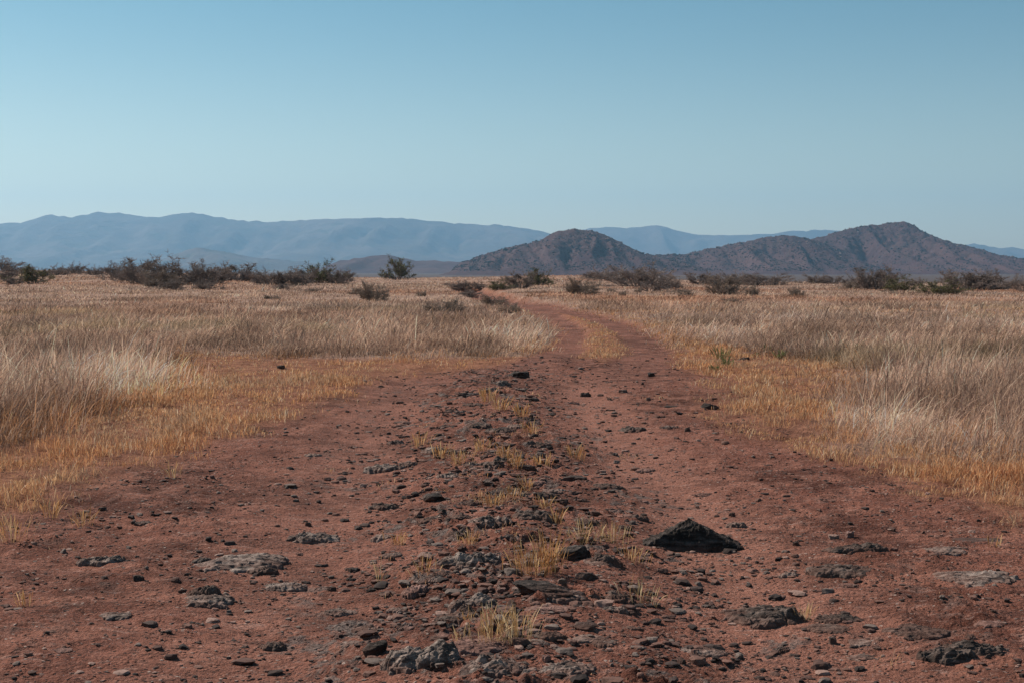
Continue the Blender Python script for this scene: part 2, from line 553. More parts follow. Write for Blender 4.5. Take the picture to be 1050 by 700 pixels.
def outcrop(px, py, wpx, hpx, kind, label, group, lean, seed, name):
    """stone rooted in the ground: ragged footprint, ledges, a gentle side and a broken steep side"""
    g = np.random.default_rng(seed)
    x, y, z = ground_at(px, py - 1)
    mpp = y / F
    w = wpx * mpp * .5
    dep = w * g.uniform(.65, 1.0)
    view = 2 * dep * CAM_H / max(y, 3)                       # how much of the picture height its depth takes, in metres
    hh = min(max(hpx * mpp - view * .70, w * .13), w * (.28 if group else .42))
    n = int(np.clip(wpx * 1.9, 22, 150))
    u = np.linspace(-1.25, 1.25, n); v = np.linspace(-1.25, 1.25, max(int(n * .75), 16))
    U, V = np.meshgrid(u, v, indexing='ij')
    o = g.uniform(-90, 90, 2)
    rr = np.hypot(U, V)
    m = 1 - rr ** 1.7 + .85 * fbm(U * 1.3 + o[0], V * 1.1 + o[1], 3, seed) + .30 * fbm(U * 4.5 + o[0], V * 4.5, 3, seed + 1)
    m = np.minimum(m, (1.22 - np.maximum(np.abs(U), np.abs(V))) * 6)
    tilt = 1 + lean * 1.6 * U - .25 * V
    top = np.clip(m, 0, 1) ** .55 * np.clip(tilt, .25, 2)
    top = top * (.78 + .5 * fbm(U * 2.2 + 5, V * 2.2 + o[1], 3, seed + 2)) + .45 * (ridged(U * 1.1 + o[0], V * 3.6, 3, seed + 4, .55) - .5) * sstep(0, .3, m)
    q = 5.0
    st = top * q + .5 * fbm(U * 3, V * 3 + 7, 2, seed + 6)
    fr = st - np.floor(st)
    ter = (np.floor(st) + sstep(.25, .75, fr)) / q
    top = .5 * top + .5 * ter
    H = np.where(m > 0, top * hh, -.05 * np.minimum(-m * 4, 1) - .004)
    H = H + fbm(U * 5, V * 15, 3, seed + 8, .6) * min(hh, .03) * .28 * sstep(-.05, .2, m)
    jx = fbm(U * 3, V * 3 + 31, 3, seed + 11) * .12; jy = fbm(U * 3 + 17, V * 3, 3, seed + 12) * .09
    a = g.uniform(-.22, .22); ca, sa = math.cos(a), math.sin(a)
    X = (U + jx) * w; Y = (V + jy) * dep
    X, Y = X * ca - Y * sa, X * sa + Y * ca
    yc = y + dep * .75; xc = x / y * yc
    gz = height((X + xc).ravel(), (Y + yc).ravel()).reshape(X.shape)
    gs = float(np.median(gz))
    base = gs * .6 + gz * .4
    Z = np.where(m > 0, np.maximum(base, gz - .01), gz) + H - gs
    ni, nj = U.shape
    i = np.arange(ni - 1)[:, None] * nj; j = np.arange(nj - 1)[None]
    Q = np.stack([(i + j).ravel(), (i + nj + j).ravel(), (i + nj + j + 1).ravel(), (i + j + 1).ravel()], 1)
    mm = m.ravel()
    Q = Q[(mm[Q].max(1) > -.35)]
    idx = np.unique(Q.ravel()); rm = np.full(ni * nj, -1); rm[idx] = np.arange(len(idx))
    me = new_mesh(name, np.stack([X, Y, Z], -1).reshape(-1, 3)[idx], rm[Q], None, [M_ROCK[kind]], wpx > 20)
    return link(name, me, loc=(xc, yc, gs), label=label, category='rock', group=group)


def put_rock(px, py, wpx, hpx, kind, label, group=None, lean=0.0, depth=None, level=5, seed=None, rot=None, name='rock', sink=.35):
    seed = seed if seed is not None else int(px * 7 + py * 13)
    if kind != 'black' and wpx > 14:
        return outcrop(px, py, wpx, hpx, kind, label, group, lean, seed, name)
    g = np.random.default_rng(seed)
    x, y, z = ground_at(px, py - 1)
    mpp = y / F
    w = wpx * mpp * .5
    dep = (depth if depth else g.uniform(.55, .95)) * w
    # picture height = standing height + foreshortened depth
    flat = 2 * dep * CAM_H / max(y, 3) * .8
    hh = max(hpx * mpp * 1.05 - flat * .55, w * .20)
    v, f = rock_shape(seed, level, lean=lean, rough=.10)
    v = v.copy()
    v[:, 0] *= w; v[:, 1] *= dep
    v[:, 2] = (v[:, 2] + .0) * hh / (1 - sink * 0)
    v[:, 2] = np.where(v[:, 2] < 0, v[:, 2] * .6, v[:, 2])
    a = rot if rot is not None else g.uniform(-.25, .25)
    ca, sa = math.cos(a), math.sin(a)
    v[:, :2] = np.stack([v[:, 0] * ca - v[:, 1] * sa, v[:, 0] * sa + v[:, 1] * ca], 1)
    me = new_mesh(name, v, None, f, [M_ROCK[kind]], False)
    me.polygons.foreach_set('use_smooth', np.full(len(me.polygons), level >= 5, bool))
    yc = y + dep * .7
    xc = x / y * yc
    zz = float(height(xc, yc)[0]); zf = float(height(x, y)[0])
    o = link(name, me, loc=(xc, yc, min(zz, zf + .02) - .006), label=label, category='rock', group=group)
    return o


G_CROWN = 'stones along the stony crown of the road'
G_SMALL = 'small loose stones on the dirt road'
G_FLAT = 'low grey stones worn flush with the road'
L_CROWN = 'dark rough stone poking out of the stony crown of the dirt road'
L_SMALL = 'small dark loose stone lying on the bare red dirt of the road'
L_FLAT = 'low worn grey stone lying nearly flush with the red road surface'

ROCKS = [
    (98, 583, 47, 13, 'grey', 'thin grey stone ledge with dark end, alone on the dirt near the lower left edge', None, .2),
    (205, 580, 22, 7, 'dark', 'small dark rough stone just left of the long pale slab', None, .2),
    (252, 588, 92, 18, 'grey', 'longest pale grey slab on the left wheel rut, low and streaked', None, .25),
    (269, 592, 30, 9, 'dark', 'stubby dark lump tucked in front of the long pale slab', None, .1),
    (322, 559, 56, 13, 'grey', 'jagged low grey ledge uphill of the long pale slab', None, -.2),
    (204, 614, 37, 13, 'dark', 'dark hooded stone with steep black end, behind a pale flat stone', None, .5),
    (212, 626, 57, 14, 'grey', 'pale grey flat stone lying in front of a dark hooded stone', None, .2),
    (290, 610, 46, 11, 'grey', 'low streaked grey ledge right of the two stacked-looking stones', None, .25),
    (338, 610, 11, 11, 'black', 'small black upright cube-like stone at the end of a grey ledge', None, 0),
    (115, 640, 34, 8, 'grey', 'thin grey sliver of rock low in the dirt on the far left', None, .1),
    (347, 636, 34, 8, 'grey', 'pale flat stone below the small black upright stone', None, .1),
    (276, 672, 30, 12, 'dark', 'dark reddish broken stone near the bottom edge', None, .3),
    (103, 526, 11, 9, 'black', 'small black pointed stone below the golden grass on the left', None, 0),
    (382, 677, 30, 17, 'black', 'blocky black stone standing near the bottom of the picture', None, .1),
    (432, 690, 88, 30, 'grey', 'large rough grey outcrop at the bottom beside the blocky black stone', None, .1),
    (492, 675, 66, 15, 'pink', 'long pinkish wedge of rock with dark underside near the bottom', None, -.2),
    (508, 698, 60, 18, 'grey', 'grey rough outcrop cut by the bottom edge under the pinkish wedge', None, .1),
    (582, 699, 54, 16, 'grey', 'knobbly grey stone at the bottom edge right of the crown', None, .1),
    (425, 614, 33, 13, 'pink', 'smooth pink tilted stone lying loose on the crown', None, .3),
    (481, 583, 72, 19, 'grey', 'broad streaky grey slab on the crown left of the grass tuft', None, .3),
    (589, 577, 34, 21, 'black', 'dark cracked boulder just right of the thick golden tuft', None, .1),
    (622, 578, 34, 16, 'dark', 'dark low boulder between the cracked boulder and the black pyramid', None, .1),
    (551, 584, 34, 26, 'grey', 'grey rounded stone half hidden behind the thick golden tuft', None, .0),
    (556, 611, 72, 17, 'black', 'wide black ledge right below the thick golden tuft', None, -.2),
    (578, 620, 50, 10, 'grey', 'flat grey step in front of the wide black ledge', None, .1),
    (565, 633, 52, 10, 'pink', 'pale pink flat slab in the crown below the black ledge', None, .1),
    (484, 626, 48, 15, 'grey', 'mounded grey stone left of the pale pink flat slab', None, .2),
    (470, 642, 46, 13, 'dark', 'dark broken slab below the mounded grey stone', None, .1),
    (636, 621, 32, 9, 'dark', 'dark narrow stone in the dirt below the low boulder', None, -.1),
    (633, 632, 26, 8, 'grey', 'small grey stone in front of a dark narrow stone', None, .1),
    (500, 541, 42, 12, 'grey', 'grey stone with dark right end in the middle of the crown', None, .3),
    (549, 535, 46, 12, 'dark', 'long dark ledge across the crown above the thick tuft', None, 0),
    (588, 495, 31, 10, 'black', 'black chunky stone beside the right rut halfway up the crown', None, -.1),
    (526, 495, 32, 6, 'black', 'thin black slit-like ledge on the crown halfway up', None, 0),
    (655, 534, 22, 7, 'dark', 'lone small dark stone above and left of the black pyramid rock', None, .1),
    (415, 649, 20, 8, 'grey', 'small bluish grey stone above the rough grey outcrop', None, .1),
    (881, 570, 62, 12, 'dark', 'dark knobbly ledge right of the black pyramid rock', None, .2),
    (866, 595, 68, 16, 'dark', 'dark craggy ledge sloping down to the right below another ledge', None, -.3),
    (812, 595, 22, 8, 'grey', 'small grey stone left of the dark craggy ledge', None, 0),
    (1007, 558, 56, 10, 'black', 'flat black ledge near the right edge below the golden grass', None, .1),
    (974, 570, 46, 5, 'grey', 'faint flat grey stone left of and below the flat black ledge', None, 0),
    (1006, 603, 84, 16, 'grey', 'wide low grey slab reaching the right edge', None, .2),
    (785, 645, 86, 24, 'dark', 'big dark grey mound-shaped rock rising to the right, lower right', None, .45),
    (862, 643, 50, 10, 'dark', 'thin broken dark ledge right of the big mound-shaped rock', None, -.1),
    (851, 653, 50, 8, 'dark', 'thin dark strip of rock below the broken dark ledge', None, 0),
    (944, 657, 66, 9, 'dark', 'low broken dark ridge above the curved grey rock', None, -.1),
    (991, 682, 88, 24, 'dark', 'curved grey rock with a drooping tail in the lower right corner', None, .15),
    (805, 674, 17, 15, 'dark', 'upright dark grey chip standing on the lower right dirt', None, 0),
    (818, 678, 14, 6, 'black', 'little black stone touching the upright grey chip', None, 0),
    (722, 678, 50, 13, 'grey', 'grey rubbly patch of stone below the big mound-shaped rock', None, .1),
    (886, 667, 26, 6, 'grey', 'small pale flat stone left of the curved grey rock', None, 0),
    (729, 421, 22, 9, 'black', 'black rounded stone at the edge of the golden grass right of the road', None, -.2),
    (650, 444, 28, 7, 'dark', 'dark hump-backed stone lying in the right wheel rut', None, -.1),
    (688, 419, 28, 4, 'black', 'thin flat black stone left of the black rounded stone', None, 0),
    (668, 387, 9, 8, 'black', 'small black ball-like stone beside the bend of the road', None, 0),
    (763, 370, 13, 4, 'black', 'flat black stone among the green weeds', None, 0),
    (182, 455, 15, 10, 'black', 'black stone sitting in the golden grass left of the road', None, 0),
    (288, 379, 9, 6, 'black', 'tiny black stone on the orange grass strip far left of the road', None, 0),
    (531, 388, 26, 8, 'black', 'dark flat stone crowning the top of the near road', None, 0),
    (515, 396, 18, 5, 'grey', 'pale grey stone just below the stone at the top of the near road', None, 0),
    (502, 403, 20, 5, 'grey', 'grey stone on the upper crown, second below the top one', None, 0),
    (405, 457, 18, 10, 'grey', 'pale grey stone standing left of the upper crown', None, .1),
    (392, 486, 40, 10, 'grey', 'broad pale grey patch of rock on the left flank of the crown', None, .1),
    (752, 532, 8, 9, 'black', 'small black pointed chip upslope of the black pyramid rock', None, 0),
    (757, 543, 24, 7, 'grey', 'small grey stone right behind the black pyramid rock', None, 0),
    (819, 562, 9, 7, 'black', 'tiny black lump between the pyramid rock and the knobbly ledge', None, 0),
    (1000, 660, 14, 6, 'black', 'small black chip resting above the curved grey rock', None, 0),
]
for (px, py, w_, h_, kd, lab, grp, lean) in ROCKS:
    put_rock(px, py, w_, h_, kd, lab, grp, lean, level=6 if w_ > 60 else 5)

for (px, py, w_) in ((485, 418, 22), (531, 423, 12), (492, 440, 26), (513, 445, 34), (530, 441, 22), (446, 465, 32),
                     (466, 466, 22), (508, 477, 30), (483, 478, 20), (541, 483, 22), (552, 460, 24), (554, 469, 14),
                     (460, 491, 26), (516, 509, 34), (556, 512, 32), (446, 516, 30), (565, 508, 22), (440, 537, 26),
                     (393, 525, 34), (393, 556, 26), (596, 516, 18), (625, 502, 30), (455, 440, 16), (540, 432, 18),
                     (470, 425, 16), (522, 460, 16), (420, 480, 20), (500, 500, 14), (480, 520, 26), (470, 550, 30),
                     (520, 556, 30), (440, 575, 22), (520, 592, 24), (445, 600, 18), (530, 645, 26), (600, 650, 30),
                     (560, 660, 34), (620, 668, 26), (650, 650, 22), (450, 660, 22), (600, 540, 26), (640, 545, 16),
                     (360, 590, 20), (380, 610, 16), (405, 632, 22), (400, 575, 26), (600, 598, 26), (535, 402, 12),
                     (548, 412, 12), (476, 408, 14), (600, 408, 14), (640, 404, 12)):
    put_rock(px, py, w_, w_ * random.Random(px).uniform(.22, .36) + 2, ['dark', 'dark', 'black', 'grey'][(px * 3 + py) % 4], L_CROWN, G_CROWN,
             level=4)
_r = random.Random(5)
k = 0
while k < 120:
    t = _r.random()
    py = 395 + 300 * t
    px = _r.uniform(20, 1040) if _r.random() < .5 else _r.gauss(540, 110)
    x, y = W(px, py)
    d, g, tt, tm = masks(np.array([x]), np.array([y]))
    if d[0] < .8 or not 0 < px < 1050: continue
    s = _r.uniform(6, 13) * (.5 + .7 * t)
    if _r.random() < .68:
        put_rock(px, py, s, s * _r.uniform(.5, .9), _r.choice(['black', 'dark', 'dark', 'pink']), L_SMALL, G_SMALL, level=3, depth=.9)
    else:
        put_rock(px, py, s * 2.6, s * .55, _r.choice(['grey', 'grey', 'pink', 'dark']), L_FLAT, G_FLAT, level=4)
    k += 1


# the black pyramid
def black_pyramid():
    x, y, z = ground_at(716, 567)
    mpp = y / F
    u = np.linspace(-58, 60, 210); v = np.linspace(-16, 52, 130)
    U, V = np.meshgrid(u, v, indexing='ij')
    n1 = fbm(U * .05, V * .05, 3, 5) * 3 + fbm(U * .16, V * .16, 3, 6) * 1.6
    n2 = fbm(U * .12 + 9, V * .12, 3, 7) * 2.0
    yf = -1.5 - .055 * U + .004 * (U + 5) ** 2 * 0 + n2 * .5
    left = .74 * (U + 53) + n1
    right = np.minimum(.60 * (52 - U), 2.2 + .64 * (44 - U)) + n1 * .8
    front = 2.1 * (V - yf + 5)
    front2 = 1.05 * (V - yf + 5) + 12 + .12 * U
    back = 1.25 * (44 - V - .25 * np.abs(U + 7)) + n2
    H = np.minimum.reduce([left, right, front, front2, back, np.full_like(U, 34.5) + n1 * .3])
    st = H / 6.0 + fbm(U * .06, V * .1, 2, 15) * .6; fr = st - np.floor(st)
    H = .75 * H + .25 * ((np.floor(st) + sstep(.2, .8, fr)) * 6.0 - fbm(U * .06, V * .1, 2, 15) * 3.6)
    H = H + fbm(U * .16, V * .16, 3, 18, .6) * 1.2 + fbm(U * .45, V * .45, 4, 19, .65) * 1.8
    H = np.maximum(H, -9)
    X = (U + fbm(U * .2, V * .2, 3, 25) * 1.6) * mpp * 1.10; Y = (V + fbm(U * .2 + 40, V * .2, 3, 26) * 1.6) * mpp
    gz = height((X + x).ravel(), (Y + y).ravel()).reshape(X.shape)
    Z = H * mpp * .93 + .5 * (gz - z)
    ni, nj = U.shape
    i = np.arange(ni - 1)[:, None] * nj; j = np.arange(nj - 1)[None]
    Q = np.stack([(i + j).ravel(), (i + nj + j).ravel(), (i + nj + j + 1).ravel(), (i + j + 1).ravel()], 1)
    me = new_mesh('boulder', np.stack([X, Y, Z], -1).reshape(-1, 3), Q, None, [M_ROCK['black']], True)
    link('boulder', me, loc=(x, y, z), category='boulder',
         label='largest rock on the road, a sharp black pyramid with a long tail to the right')


black_pyramid()


def gravel():
    n = 15000
    lr = rng.uniform(math.log(4.3), math.log(26), n * 3); a = np.radians(rng.uniform(-25, 25, n * 3))
    r = np.exp(lr); x = r * np.sin(a); y = r * np.cos(a)
    d, g, t, tm = masks(x, y)
    clump = fbm(x * 1.3, y * 1.3, 3, 91)
    crown = np.exp(-((x - crown_x(y)) / .8) ** 2)
    keep = (d > .5) & (rng.random(len(x)) < np.clip(.35 + clump * 1.1 + crown * .7, .06, 1))
    x, y = x[keep][:n], y[keep][:n]; n1 = len(x)
    # flaky rubble of the crown
    yr = np.exp(rng.uniform(math.log(4.6), math.log(22), 4400)); xr = crown_x(yr) + rng.normal(0, .66, 4400)
    kk = rng.random(4400) < np.clip(.45 + 1.6 * fbm(xr * 1.8, yr * 1.2, 3, 93), .08, 1)
    xr, yr = xr[kk], yr[kk]
    bx_, by_ = W(716, 566)                                   # flakes shed round the big boulder
    aa = rng.uniform(0, 6.28, 45); rb = rng.uniform(.8, 1.9, 45)
    xr = np.append(xr, bx_ + np.cos(aa) * rb * .30); yr = np.append(yr, by_ + .09 + np.sin(aa) * rb * .2)
    x = np.concatenate([x, xr]); y = np.concatenate([y, yr]); n = len(x)
    z = height(x, y)
    size = np.clip(rng.lognormal(math.log(.0075), .55, n), .003, .026) * np.clip((np.hypot(x, y) / 7) ** .55, .8, 2.2)
    size[n1:] = np.clip(rng.lognormal(math.log(.020), .45, n - n1), .010, .050)
    d3, f = ICO[2]
    nv = len(d3)
    V = np.empty((n, nv, 3)); shp = [rock_shape(900 + i, 2, planes=9)[0] for i in range(12)]
    which = rng.integers(0, 12, n); ang = rng.uniform(0, 6.28, n)
    for i in range(12):
        m = which == i; k = m.sum()
        s = np.stack([size[m], size[m] * rng.uniform(.6, 1, k), size[m] * rng.uniform(.22, .7, k)], 1)
        p = shp[i][None] * s[:, None, :]
        ca, sa = np.cos(ang[m])[:, None], np.sin(ang[m])[:, None]
        V[m] = np.stack([p[..., 0] * ca - p[..., 1] * sa, p[..., 0] * sa + p[..., 1] * ca, p[..., 2]], -1)
    V += np.stack([x, y, z + size * .12], 1)[:, None, :]
    Fc = (f[None] + (np.arange(n) * nv)[:, None, None]).reshape(-1, 3)
    pal = np.array([(.035, .026, .024), (.06, .04, .035), (.10, .055, .045), (.17, .09, .07), (.165, .125, .108), (.27, .17, .14)])
    ci = rng.choice(6, n, p=[.13, .15, .25, .24, .15, .08])
    colr = np.repeat(pal[ci] * rng.uniform(.8, 1.2, (n, 1)), nv, 0)
    m, nt = material('gravel_stone'); q = N(nt)
    c = q.mix(q.ramp(q.noise(q.coord(), 120, 3), .4, .7, 0, .5), q.attr('tint').outputs['Color'], (.05, .03, .025))
    q.out(q.bsdf(c, .9, .15).outputs[0])
    me = new_mesh('gravel', V.reshape(-1, 3), None, Fc, [m], False, {'tint': (colr, 'POINT')})
    link('gravel', me, kind='stuff', label='fine dark and reddish gravel scattered over the dirt road', category='gravel')


gravel()


# ------------------------------------------------------------------ grass
def blades_mesh(name, root, head, lean, length, width, tint, prof, bend=1.0, levels=4, mat=None, droop=None):
    """ribbons that rise, lean towards head and curl over; root (N,3)"""
    n = len(root)
    t = np.linspace(0, 1, levels)
    a0 = lean[:, None] * (0.35 + bend * t[None, :] ** 1.3 * 1.15)          # angle from vertical along the blade
    seg = length[:, None] / (levels - 1)
    am = (a0[:, 1:] + a0[:, :-1]) * .5
    out = np.concatenate([np.zeros((n, 1)), np.cumsum(np.sin(am) * seg, 1)], 1)
    up = np.concatenate([np.zeros((n, 1)), np.cumsum(np.cos(am) * seg, 1)], 1)
    hx, hy = np.cos(head), np.sin(head)
    c = np.stack([root[:, 0, None] + out * hx[:, None], root[:, 1, None] + out * hy[:, None], root[:, 2, None] + up], -1)
    wd = head + math.pi / 2 + rng.normal(0, .7, n)
    w = np.stack([np.cos(wd), np.sin(wd), rng.normal(0, .15, n)], 1)[:, None, :] * (width[:, None] * np.array(prof)[None, :])[..., None] * .5
    V = np.stack([c - w, c + w], 2).reshape(n, levels * 2, 3)
    k = np.arange(levels - 1) * 2
    q = np.stack([k, k + 1, k + 3, k + 2], 1)
    Q = (q[None] + (np.arange(n) * levels * 2)[:, None, None]).reshape(-1, 4)
    # tips bleach a little, bases are browner: a colour of the plant itself
    T = np.repeat(tint[:, None, :], levels * 2, 1)
    return new_mesh(name, V.reshape(-1, 3), Q, None, [mat or M_GRASS], True, {'tint': (T.reshape(-1, 3), 'POINT')})


def px_of(x, y):
    return 525 + F * x / y, HORIZON + F * CAM_H / y


def tall_grass():
    nt = 160000
    lr = rng.uniform(math.log(8.5), math.log(420), nt); a = np.radians(rng.uniform(-27, 27, nt))
    r = np.exp(lr); x = r * np.sin(a); y = r * np.cos(a)
    d, g, t, tm = masks(x, y)
    # open, trampled spots inside the field
    open_ = fbm(x * .12, y * .07, 3, 101)
    keep = rng.random(nt) < t * np.clip(.62 + 1.5 * fbm(x * 1.3, y * .9, 3, 113), .22, 1) * np.clip(1.0 - 1.6 * np.maximum(open_ - .12, 0) / .3, .25, 1)
    x, y, r = x[keep], y[keep], r[keep]
    n = len(x)
    clump = fbm(x * .55, y * .4, 3, 103)
    edge = fbm(x * .2, y * .12, 3, 104)
    per = np.where(r < 40, 17, 11)
    idx = np.repeat(np.arange(n), per)
    m = len(idx)
    R_ = r[idx]
    sp = .035 + .0055 * R_
    ox = rng.normal(0, 1, m) * sp; oy = rng.normal(0, 1, m) * sp
    bx = x[idx] + ox; by = y[idx] + oy
    tk = np.exp(rng.normal(0, .34, n))[idx]; tcol = np.exp(rng.normal(0, .20, n))[idx]; thead = rng.normal(0, .8, n)[idx]
    hgt = np.clip(.40 + .40 * clump[idx] + .2 * edge[idx], .16, .80)
    # shorter out on the plain
    hgt = hgt * (1 - .36 * sstep(14, 26, R_)) * (1 - .45 * sstep(35, 80, R_))
    rim = sstep(.55, 1, t[keep])[idx]
    hgt = hgt * (.45 + .55 * rim)
    tallst = rng.random(m) < .07
    ln = hgt * rng.uniform(.35, 1.15, m) * np.clip(tk, .5, 1.9) * np.where(tallst, 1.45, 1)
    # wind from the left: blades lean to the right
    wind = fbm(x * .35, y * .25, 2, 105)[idx]
    head = rng.normal(0, .8, m) + wind * 2.4 + .1 + thead
    outw = np.arctan2(oy, ox); head = np.where(rng.random(m) < .35, outw, head)
    lean = np.abs(rng.normal(.42, .30, m)) + .1 + .30 * sstep(16, 34, R_)
    # swirled, flattened tussocks in the near right field
    sw = sstep(.05, .35, fbm(x * .7, y * .6, 2, 106))[idx] * (R_ < 26) * (x[idx] > 0)
    lean = lean + sw * rng.uniform(.2, .9, m)
    head = head + sw * rng.normal(0, 1.2, m)
    wdt = np.maximum(.0025, .00031 * R_) * rng.uniform(.7, 1.5, m)
    pal = np.array([(.49, .33, .245), (.40, .262, .195), (.29, .185, .145), (.61, .445, .34), (.19, .122, .10), (.37, .245, .155)])
    # patchy hue: grey, pale straw, pink-tan
    hue = fbm(x * .10 + 5, y * .06, 3, 107); hue2 = fbm(x * .05, y * .03, 3, 108)
    ci = rng.choice(6, m, p=[.28, .25, .17, .13, .12, .05])
    T = pal[ci] * rng.uniform(.82, 1.18, (m, 1))
    grey = sstep(0, .3, hue[idx])[:, None]
    T = T * (1 - grey * .22) + grey * .22 * T.mean(1, keepdims=True) * .9
    pink = sstep(.0, .25, hue2[idx])[:, None] * sstep(30, 80, R_)[:, None]
    T = T * (1 - pink * np.array([.06, .22, .30]))
    grn = (sstep(.18, .34, fbm(x * .16 + 50, y * .10, 3, 109))[idx] * (R_ > 22) * (R_ < 60))[:, None] * .40
    T = T * (1 - grn) + grn * np.array([.17, .15, .075])
    # the golden fringe where the field meets the road
    fringe = 1 - sstep(.65, 1.0, t[keep])[idx]
    fr = (fringe * rng.random(m) > .3)[:, None]
    T = np.where(fr, T * np.array([1.03, .80, .58]), T)
    mot = fbm(x * .35, y * .22, 4, 111, .6)[idx][:, None]
    T = T * (1 + np.clip(mot * 1.9, -.36, .45)) * tcol[:, None]
    for (qx, qy, ra, rb, am) in ((115, 412, 1.5, 2.2, .60), (50, 398, 1.0, 1.8, .35), (562, 345, 1.4, 3.5, .60), (930, 430, 1.1, 1.8, .35), (1010, 400, 1.4, 2.0, .3)):
        wx_, wy_ = W(qx, qy)
        T = T * (1 + am * np.exp(-((x - wx_) / ra) ** 2 - ((y - wy_) / rb) ** 2))[idx][:, None]
    T = np.clip(T, 0, .78)
    z = height(bx, by, False) if m < 100 else np.concatenate([height(bx[i:i + 200000], by[i:i + 200000], False) for i in range(0, m, 200000)])
    root = np.stack([bx, by, z - .01], 1)
    for nm, sel, lab in (('tall_dry_grass', (R_ < 40), 'tall pale dry grass bending in the wind on both sides of the road'),
                         ('plain_grass', (R_ >= 40), 'straw coloured grass covering the far plain up to the brush line')):
        lv = 5 if nm == 'tall_dry_grass' else 3
        prof = [.9, 1, .8, 1.1, .15] if lv == 5 else [1, 1, .3]
        me = blades_mesh(nm, root[sel], head[sel], lean[sel], ln[sel], wdt[sel], T[sel], prof, 1.2, lv)
        link(nm, me, kind='stuff', label=lab, category='grass')
    print('tall blades', m)


tall_grass()


def gold_cloud(name, n, dens_fn, hmul, label, rlim, seedp):
    lr = rng.uniform(math.log(rlim[0]), math.log(rlim[1]), n); a = np.radians(rng.uniform(-26, 26, n))
    r = np.exp(lr); x = r * np.sin(a); y = r * np.cos(a)
    p = dens_fn(x, y)
    keep = rng.random(n) < p
    x, y, r, p = x[keep], y[keep], r[keep], p[keep]
    n = len(x)
    per = 13
    idx = np.repeat(np.arange(n), per); m = len(idx); R_ = r[idx]
    bx = x[idx] + rng.normal(0, 1, m) * (.022 + .003 * R_); by = y[idx] + rng.normal(0, 1, m) * (.022 + .003 * R_)
    cl = fbm(x * .9, y * .7, 3, seedp)
    hg = np.clip(.11 + .16 * cl, .035, .28)[idx] * (.45 + .55 * p[idx]) * hmul
    ln = hg * rng.uniform(.5, 1.25, m)
    head = rng.uniform(0, 6.28, m); lean = np.abs(rng.normal(.5, .32, m)) + .04
    wdt = np.maximum(.0021, .00030 * R_) * rng.uniform(.7, 1.4, m)
    pal = np.array([(.68, .385, .19), (.57, .295, .15), (.76, .52, .31), (.44, .205, .115), (.28, .14, .09), (.80, .64, .46)])
    ci = rng.choice(6, m, p=[.28, .24, .16, .16, .11, .05])
    T = pal[ci] * rng.uniform(.8, 1.2, (m, 1))
    red = sstep(-.05, .3, fbm(x * .4, y * .3, 3, seedp + 2))[idx][:, None]
    T = T * (1 - red * np.array([.04, .14, .20]))
    pale = np.clip(sstep(-.1, .35, fbm(x * .6, y * .4, 3, seedp + 4)) * .6 + .12, 0, 1)[idx] * (.25 + .75 * (rng.random(m) < .6))
    T = T * (1 - pale[:, None]) + pale[:, None] * np.array([.54, .385, .27]) * rng.uniform(.6, 1.15, (m, 1))
    z = np.concatenate([height(bx[i:i + 200000], by[i:i + 200000]) for i in range(0, m, 200000)])
    me = blades_mesh(name, np.stack([bx, by, z - .008], 1), head, lean, ln, wdt, T, [.6, .7, 1.5, .35], .8, 4)
    link(name, me, kind='stuff', label=label, category='grass')
    print(name, m)


def dens_gold(x, y):
    d, g, t, tm = masks(x, y)
    n = fbm(x * .9 + 3, y * .6, 3, 201)
    fr_ = sstep(.02, .9, g) ** 1.3
    n = n + .5 * fbm(x * 3.1, y * 2.2, 2, 207)
    dens = fr_ * np.clip(.26 + 2.0 * n, .03, 1)
    # thin sprigs straying onto the dirt edge
    stray = sstep(.985, .3, d) * sstep(.0, .3, fbm(x * 2.2, y * 1.8, 2, 203)) * .55
    # left strip far from the camera is thin grass on red soil
    px, py = px_of(x, np.maximum(y, 1))
    thin = sstep(392, 378, py) * sstep(700, 560, px)
    return np.clip(np.maximum(dens, stray) * (1 - .68 * thin) * (1 - tm), 0, 1)


gold_cloud('golden_short_grass', 75000, dens_gold, 1.0, 'short golden orange grass fringing both sides of the dirt road', (6.8, 60), 205)


def dens_crown(x, y):
    d, g, t, tm = masks(x, y)
    c = np.exp(-((x - crown_x(y) - .05) / .42) ** 2) * (1 - sstep(20, 23, y)) * sstep(6.0, 11, y)
    n = sstep(.02, .30, fbm(x * 2.5, y * 1.6, 3, 301))
    lone = sstep(.40, .48, fbm(x * 1.7 + 8, y * 1.7, 2, 303)) * .10
    return d * (c * n * .32 + lone * .4) * (1 - tm)


gold_cloud('sparse_road_grass', 26000, dens_crown, .62, 'sparse short golden grass growing between stones on the road crown', (4.6, 24), 305)


def tuft(px, py, hpx, wpx, nb, pal, label, name='grass_tuft', cat='grass tuft', group=None, mat=None, lean=.35):
    nb = int(nb * 1.9)
    x, y, z = ground_at(px, py)
    mpp = y / F
    h = hpx * mpp; w = wpx * mpp
    rr = rng.normal(0, .30, (nb, 2)) * [w, w * .7]
    head = np.arctan2(rr[:, 1], rr[:, 0]) + rng.normal(0, .6, nb)
    ln = h * rng.uniform(.45, 1.12, nb)
    nb = int(nb)
    T = np.array(pal)[rng.integers(0, len(pal), nb)] * rng.uniform(.8, 1.25, (nb, 1))
    zz = height(rr[:, 0] + x, rr[:, 1] + y) - z
    me = blades_mesh(name, np.stack([rr[:, 0], rr[:, 1], zz - .005], 1), head, np.abs(rng.normal(lean, .2, nb)) + .05, ln,
                     np.full(nb, max(.0019, .00032 * y)) * rng.uniform(.7, 1.5, nb), T, [.6, .7, 1.0, 1.7, .4], .9, 5, mat)
    return link(name, me, loc=(x, y, z), label=label, category=cat, group=group)


